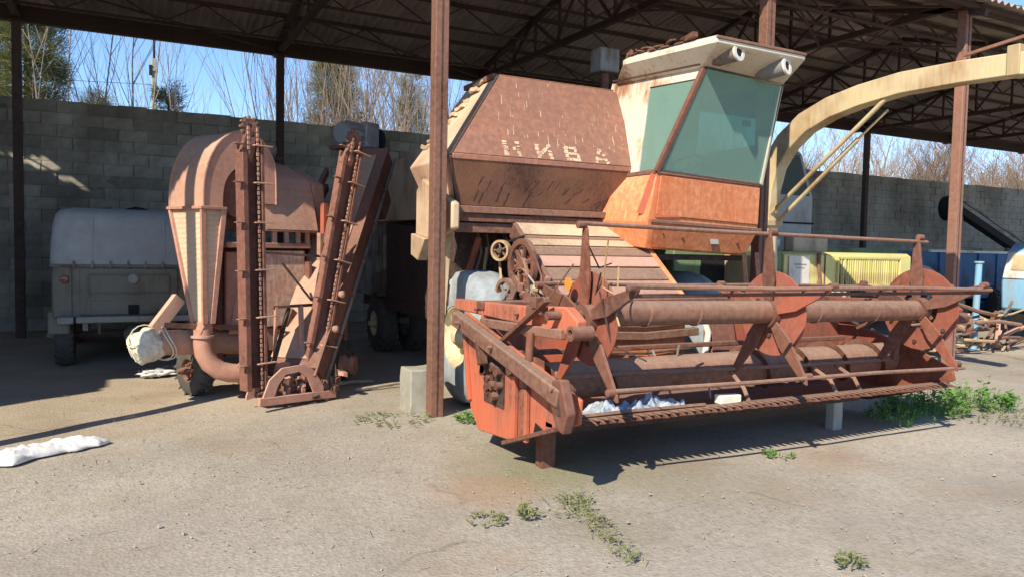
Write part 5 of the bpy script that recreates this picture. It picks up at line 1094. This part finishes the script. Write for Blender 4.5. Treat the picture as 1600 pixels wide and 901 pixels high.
def scrap_wheel(c, r, lab, mt):  # plain spoked wheel left loose among the scrap
    t = thing('flywheel', lab, 'flywheel', (c[0], c[1], 0), 0, 'loose wheels by the scrap heap')
    p = MB().ring(c, (.5, -.85, 0), r*.75, r, .07, 26).build('rim', mt, t); MB().lathe([(-.03, .001), (-.03, r*.3), (.1, r*.3), (.1, .001)], c, (.5, -.85, 0), 14).build('hub', mt, t)
    s_ = MB(); ax = V(.5, -.85, 0).normalized(); u = ax.orthogonal().normalized(); w = ax.cross(u)
    for k in range(6): dd = u*math.cos(k*1.047)+w*math.sin(k*1.047); s_.bar(V(*c)+dd*r*.2+ax*.03, V(*c)+dd*r*.8+ax*.03, .05, .03, ax)
    s_.build('spokes', mt, t)
scrap_wheel((13.75, 7.9, .26), .26, 'rusty spoked wheel standing at the right end of the scrap heap', 'pink')
scrap_wheel((12.6, 7.7, .42), .20, 'small brown flywheel lying in the middle of the scrap heap', 'rust')
scrap_wheel((8.05, 7.0, .62), .20, 'small cream flywheel behind the right end of the header', 'rim_cream')
# bits between header and forage machine
for k, (x, y, z, s, mt, lab, nm, cat) in enumerate(((6.9, 6.2, .35, (.5, .3, .3), 'steel_grey', 'dark grey gearbox casting behind the right end of the header', 'gearbox', 'gearbox'), (7.35, 6.4, .16, (.5, .4, .3), 'rust', 'rusty lump of cast iron on the ground behind the header', 'iron_casting', 'casting'), (6.25, 6.2, .45, (.35, .3, .6), 'rust_dark', 'dark iron bracket standing behind the reel disc', 'iron_bracket', 'bracket'))):
    tag(lump(MB(), (x, y, z), s, k+60, .16, 3).build(nm, mt, None, .01), lab, cat)
dc = thing('dark_elevator', 'dark inclined elevator boom leaning along the wall', 'elevator', (23, 14, 0))
MB().bar((21.6, 13.8, 3.05), (25.2, 13.8, 1.75), .25, .22).build('boom', 'black', dc, .01); MB().bar((21.6, 13.7, 3.35), (25.2, 13.7, 2.05), .05, .06).build('boom_rail', 'dark_panel', dc)
MB().lathe([(0, .001), (0, .36), (.3, .36), (.3, .001)], (21.5, 13.65, 3.0), (0, 1, 0), 20).build('head_drum', 'black', dc); MB().bb(21.4, 22.1, 13.55, 13.7, 3.2, 3.36).build('head_cover', 'grey_panel', dc, .02)
for x in (22.0, 24.4): MB().bar((x, 13.8, 2.8-.36*(x-21.9)), (x-.2, 13.8, 0), .1, .1).build('leg', 'dark_panel', dc)

# ------------------------------------------------------------------ trees beyond the wall
def branch(mb, rs, p, d, length, r, depth, nside, spread, upb, tw):
    n = 4 if depth else 6; pts = [p.copy()]; q = p.copy(); dd = d.copy()
    for i in range(n):
        dd = (dd+V(rs.uniform(-1, 1), rs.uniform(-1, 1), rs.uniform(-.4, .8))*.10+V(0, 0, upb*.06)).normalized(); q = q+dd*length/n; pts.append(q.copy())
    rr = [r*(1-.78*i/n) for i in range(n+1)]
    (mb if depth == 0 else tw).path(pts, rr, 5 if depth == 0 else 3, caps=False)
    if depth >= 3: return
    k = nside[depth]
    for j in range(k):
        t = rs.uniform(.22, .97); i = min(n-1, int(t*n)); bp = pts[i].lerp(pts[i+1], t*n-i); a = rs.uniform(0, 6.283)
        u = dd.orthogonal().normalized(); w = dd.cross(u); nd = (dd*(1-spread)+(u*math.cos(a)+w*math.sin(a))*spread+V(0, 0, upb*.35)).normalized()
        branch(mb, rs, bp, nd, length*rs.uniform(.32, .55)*(1.1-.4*t), max(.006, rr[i]*.5), depth+1, nside, spread, upb, tw)
def bare_meshes(seed, h, r, stems, nside, spread, upb, fan, bark):
    rs = random.Random(seed); tr, tw = MB(), MB()
    for s_ in range(stems):
        a = rs.uniform(0, 6.283); d = V(math.cos(a)*fan*rs.random(), math.sin(a)*fan*rs.random(), 1).normalized()
        branch(tr, rs, V(rs.uniform(-.3, .3)*(stems > 1), rs.uniform(-.3, .3)*(stems > 1), -.1), d, h*rs.uniform(.75, 1.05), r*rs.uniform(.7, 1.1), 0, nside, spread, upb, tw)
    return tr.mesh('trunk', bark, smooth=0, recalc=False), tw.mesh('crown', bark, smooth=0, recalc=False)
def put_tree(name, ms, x, y, rz, s, label, cat, group):
    t = thing(name, label, cat, (x, y, 0), 0, group); t['o'] = (0, 0, 0); t.rotation_euler.z = rz; t.scale = (s, s, s*1.0)
    for nm, me in zip(('trunk', 'crown'), ms):
        o = bpy.data.objects.new(nm, me); COL.objects.link(o); o.parent = t
    return t
SAP = [bare_meshes(k, 9.0, .055, 1, (16, 4, 0), .45, 1.0, .12, 'bark_pale') for k in (1, 2, 3)]
WHIP = [bare_meshes(k, 8.5, .045, 9, (9, 3, 0), .35, .8, .75, b) for k, b in ((11, 'bark_pale'), (12, 'bark_pale'), (13, 'bark_red'))]
TREE = [bare_meshes(k, 8.5, .12, 1, (22, 9, 4), .55, .7, .1, b) for k, b in ((21, 'bark_red'), (22, 'bark_pale'), (23, 'bark_red'))]
rs = random.Random(4)
ORD = ['first', 'second', 'third', 'fourth', 'fifth', 'sixth', 'seventh', 'eighth', 'ninth']
def rank(lst, k):      # order from the left as the camera sees them
    q = sorted(range(len(lst)), key=lambda i: (lst[i][0]*rt.x+lst[i][1]*rt.y)/(lst[i][0]*fw.x+lst[i][1]*fw.y)); return ORD[q.index(k)]
SAPS = ((-1.3, 24.5, 1.0), (-.7, 26, 1.0), (-.25, 25, 1.05), (.15, 27, 1.1), (.55, 25.5, .98), (.9, 27, 1.0), (1.25, 26, .93), (-1.9, 25, .9), (2.05, 27, .86))
SHRUBS = ((5.2, 25, 1.0), (6.0, 26.5, 1.0), (6.9, 25, 1.05), (7.6, 26, .95), (8.6, 25.5, 1.0), (9.6, 26.5, 1.0), (10.6, 26, .98), (11.7, 27, 1.0), (5.6, 27.5, .95))
for k, (x, y, s) in enumerate(SAPS):
    put_tree('bare_sapling', SAP[k % 3], x, y, rs.random()*6, s, rank(SAPS, k)+' thin leafless sapling from the left above the wall', 'tree', 'leafless saplings near the concrete pole')
for k, (x, y, s) in enumerate(SHRUBS):
    put_tree('bare_shrub', WHIP[k % 3], x, y, rs.random()*6, s, rank(SHRUBS, k)+' leafless whip shrub from the left behind the wall', 'shrub', 'leafless whip shrubs behind the wall')
for k, (x, y, s) in enumerate(((.2, 34, .72), (1.2, 33, .70), (8.8, 32, 1.1), (10.6, 33, 1.15), (12.2, 31, 1.05), (14, 33, 1.1), (-3.6, 27, 1.1), (7.6, 33, 1.05))):
    put_tree('bare_tree', TREE[k % 3], x, y, rs.random()*6, s, 'leafless brown tree behind the wall to the left of the combine', 'tree', 'leafless trees left of the combine')
for k in range(50):
    x = 25+k*.68+rs.uniform(-.7, .7); y = rs.uniform(27, 37)
    m = (WHIP, SAP, TREE, TREE)[k % 4][k % 3]
    put_tree('bare_tree', m, x, y, rs.random()*6, rs.uniform(.82, 1.12), 'leafless tree beyond the wall to the right of the combine', 'tree', 'leafless trees right of the combine')
for k in range(20):
    put_tree('bare_tree', TREE[(0, 2)[k % 2]], 42+k*.85+rs.uniform(-.5, .5), rs.uniform(27, 33), rs.random()*6, rs.uniform(.9, 1.1), 'dense tan leafless tree above the wall at the right edge', 'tree', 'dense tan trees at the right edge')
for k in range(14):
    put_tree('bare_tree', TREE[k % 3], 30+k*2.6+rs.uniform(-.7, .7), rs.uniform(42, 52), rs.random()*6, rs.uniform(1.0, 1.3), 'distant leafless tree in the row behind the right hand trees', 'tree', 'distant leafless trees on the right')
def pine(name, x, y, h, rad, z0, label, n, seed, lean=0):
    rs = random.Random(seed); t = thing(name, label, 'tree', (x, y, 0))
    tr = MB().path([(x, y, -.1), (x+lean*.3, y, h*.5), (x+lean, y, h*.97)], [.16, .11, .02], 8); lf = MB()
    for k in range(n):
        u = rs.random()**.8; z = z0+(h-z0)*u; a = rs.uniform(0, 6.283); prof = rad*(.35+.65*math.sin(math.pi*min(1, .25+.75*(1-u)))**.8)*(1-.55*u)
        rr = prof*rs.uniform(.35, 1.1); c = V(x+lean*z/h+rr*math.cos(a), y+rr*math.sin(a), z+rs.uniform(-.2, .2))
        if k % 6 == 0: tr.path([(x+lean*z/h, y, z-.3), c], [.03, .008], 4, caps=False)
        dirn = V(math.cos(a), math.sin(a), rs.uniform(.1, .9)).normalized(); cs = rs.uniform(.2, .42)
        for j in range(34):
            dd = (dirn+V(rs.uniform(-1, 1), rs.uniform(-1, 1), rs.uniform(-1, 1))*.9).normalized(); sd_ = dd.orthogonal().normalized()*.012; b = c+V(rs.uniform(-1, 1), rs.uniform(-1, 1), rs.uniform(-1, 1))*cs*.6
            lf.add([b-sd_, b+sd_, b+dd*cs], [(0, 1, 2)])
    tr.build('trunk', 'bark_dark', t, recalc=False); lf.build('crown', 'pine', t, recalc=False, smooth=0)
pine('pine_tree', -2.2, 25.5, 10.5, 1.25, 3.4, 'tall green pine rising above the wall at the far left', 620, 1)
pine('pine_tree', -3.9, 26.5, 10.0, 1.3, 3.4, 'pale green pine cut by the left edge of the picture', 480, 2)
pine('pine_tree', 1.55, 28, 6.6, .65, 4.2, 'small dark pine just right of the concrete pole', 90, 3)
pine('pine_tree', 7.2, 28.5, 8.9, 1.25, 3.6, 'dense green pine among the whip shrubs', 480, 4)
pine('pine_tree', 10.4, 29, 8.4, .8, 4.0, 'small green pine left of the brown front post', 130, 5)
pine('pine_tree', -.6, 31, 6.6, 1.0, 4.0, 'low olive pine behind the saplings', 130, 6)
# pole
po = thing('utility_pole', 'pale concrete utility pole with bracket behind the wall', 'utility pole', (1.2, 30, 0))
MB().prism([(1.12, 29.92, 0), (1.28, 29.92, 0), (1.28, 30.08, 0), (1.12, 30.08, 0)], (0, 0, 8.0)).build('shaft', 'concrete', po, .02)
MB().tube((1.2, 30, 7.9), (1.2, 30, 9.2), .04, n=8).build('mast', 'black', po)
MB().bb(1.08, 1.32, 29.88, 30.12, 7.55, 7.66).build('clamp', 'steel_grey', po); MB().bb(1.03, 1.13, 29.86, 29.96, 7.4, 7.75).build('bracket', 'black', po)
for k, z in enumerate((7.1, 6.3)):
    w = MB().path([(1.2-14*t_, 30-2*t_, z-.5*math.sin(math.pi*t_)+.3*t_) for t_ in [i/14 for i in range(15)]], .010, 4, caps=False); tag(w.build('overhead_wire', 'black', None), ('upper', 'lower')[k]+' thin wire running left from the concrete pole', 'wire')

# ------------------------------------------------------------------ weeds
def weed(name, x, y, r, h, n, mat, label, cat, seed, flat=0.0, group=None):
    rs = random.Random(seed); mb = MB()
    for k in range(n):
        a = rs.uniform(0, 6.283); rr = r*math.sqrt(rs.random()); b = V(x+rr*math.cos(a), y+rr*math.sin(a), 0); hh = h*rs.uniform(.4, 1.0)*(1.1-.6*rr/r)
        tip = b+V(math.cos(a)*hh*(.3+flat), math.sin(a)*hh*(.3+flat), hh*(1-flat*.6))
        mb.path([b, b.lerp(tip, .5)+V(0, 0, .02), tip], [.004, .003, .001], 3, caps=False)
        for j in range(rs.randint(3, 7)):
            t_ = rs.uniform(.25, 1); c = b.lerp(tip, t_); q = rs.uniform(0, 6.283); l = rs.uniform(.025, .07)*(h/.2)**.5; d = V(math.cos(q), math.sin(q), rs.uniform(-.1, .8)).normalized(); s_ = d.cross(V(0, 0, 1)).normalized()*l*.3
            mb.add([c, c+d*l*.5+s_, c+d*l, c+d*l*.5-s_], [(0, 1, 2, 3)])
    return tag(mb.build(name, mat, None, recalc=False, smooth=0), label, cat, group, 'stuff' if flat > .5 or seed == 3 else None)
weed('weed_clump', 7.45, 4.95, .40, .30, 130, 'weed', 'lush green weeds growing at the right end of the header', 'weeds', 1)
weed('weed_clump', 8.30, 4.90, .36, .30, 110, 'weed', 'bushy green weeds at the far right beyond the header', 'weeds', 2)
weed('weed_clump', 6.75, 4.75, .30, .20, 60, 'weed', 'shaded green weeds under the right end panel', 'weeds', 3)
weed('weed_clump', 7.9, 4.62, .65, .06, 110, 'dry_weed', 'low brownish ground weeds in front of the lush green ones', 'weeds', 4, .6)
def weed_strip():
    rs = random.Random(77); mb = MB(); ln = [V(2.60, 4.08, 0), V(2.52, 3.90, 0), V(2.50, 3.72, 0), V(2.44, 3.50, 0), V(2.40, 3.30, 0), V(2.36, 3.08, 0)]
    for k in range(170):
        t = rs.random()**1.25*(len(ln)-1.001); i_ = int(t); b = ln[i_].lerp(ln[i_+1], t-i_)+V(rs.gauss(0, .045), rs.gauss(0, .035), 0)*(1.5 if t < 2 else .8)
        a = rs.uniform(0, 6.283); l = rs.uniform(.03, .11)*(1 if t < 3.2 else .6); up_ = rs.uniform(.1, .8); tip = b+V(math.cos(a)*l, math.sin(a)*l, l*up_); dry = rs.random() < .3
        mb.path([b, b.lerp(tip, .5)+V(0, 0, .008), tip], [.003, .002, .001], 3, caps=False)
        if dry: continue
        for j_ in range(rs.randint(2, 7)):
            c = b.lerp(tip, rs.uniform(.2, 1)); q = rs.uniform(0, 6.283); ll = rs.uniform(.008, .028); d = V(math.cos(q), math.sin(q), rs.uniform(0, .7)).normalized(); s_ = d.cross(V(0, 0, 1)).normalized()*ll*rs.uniform(.15, .4)
            mb.add([c, c+d*ll*.5+s_, c+d*ll, c+d*ll*.5-s_], [(0, 1, 2, 3)])
    return mb.build('weed_strip', 'dry_weed', None, recalc=False, smooth=0)
tag(weed_strip(), 'thin strip of low grey green weeds along the yard crack', 'weeds', kind='stuff')
weed('weed_clump', 2.18, 3.93, .07, .09, 16, 'dry_weed', 'small spiky weed left of the yard crack weeds', 'weeds', 7, .3)
weed('weed_clump', 1.92, 3.95, .10, .05, 22, 'dry_weed', 'small grey weed furthest left of the crack weeds', 'weeds', 8, .8)
weed('weed_clump', 3.37, 2.60, .07, .07, 22, 'dry_weed', 'lone dry weed in the lower right of the yard', 'weeds', 9, .4)
weed('weed_clump', 2.95, 6.35, .16, .12, 50, 'weed', 'green weeds at the foot of the dusty front tyre', 'weeds', 10, .3)
weed('weed_clump', 2.25, 6.65, .35, .05, 70, 'dry_weed', 'sparse low weeds left of the footing block', 'weeds', 11, .7)
weed('weed_clump', 4.66, 4.30, .12, .05, 26, 'weed', 'small green weed on the ground in front of the middle of the header', 'weeds', 12, .6)
for o in bpy.data.objects:
    if 'o' in o: del o['o']
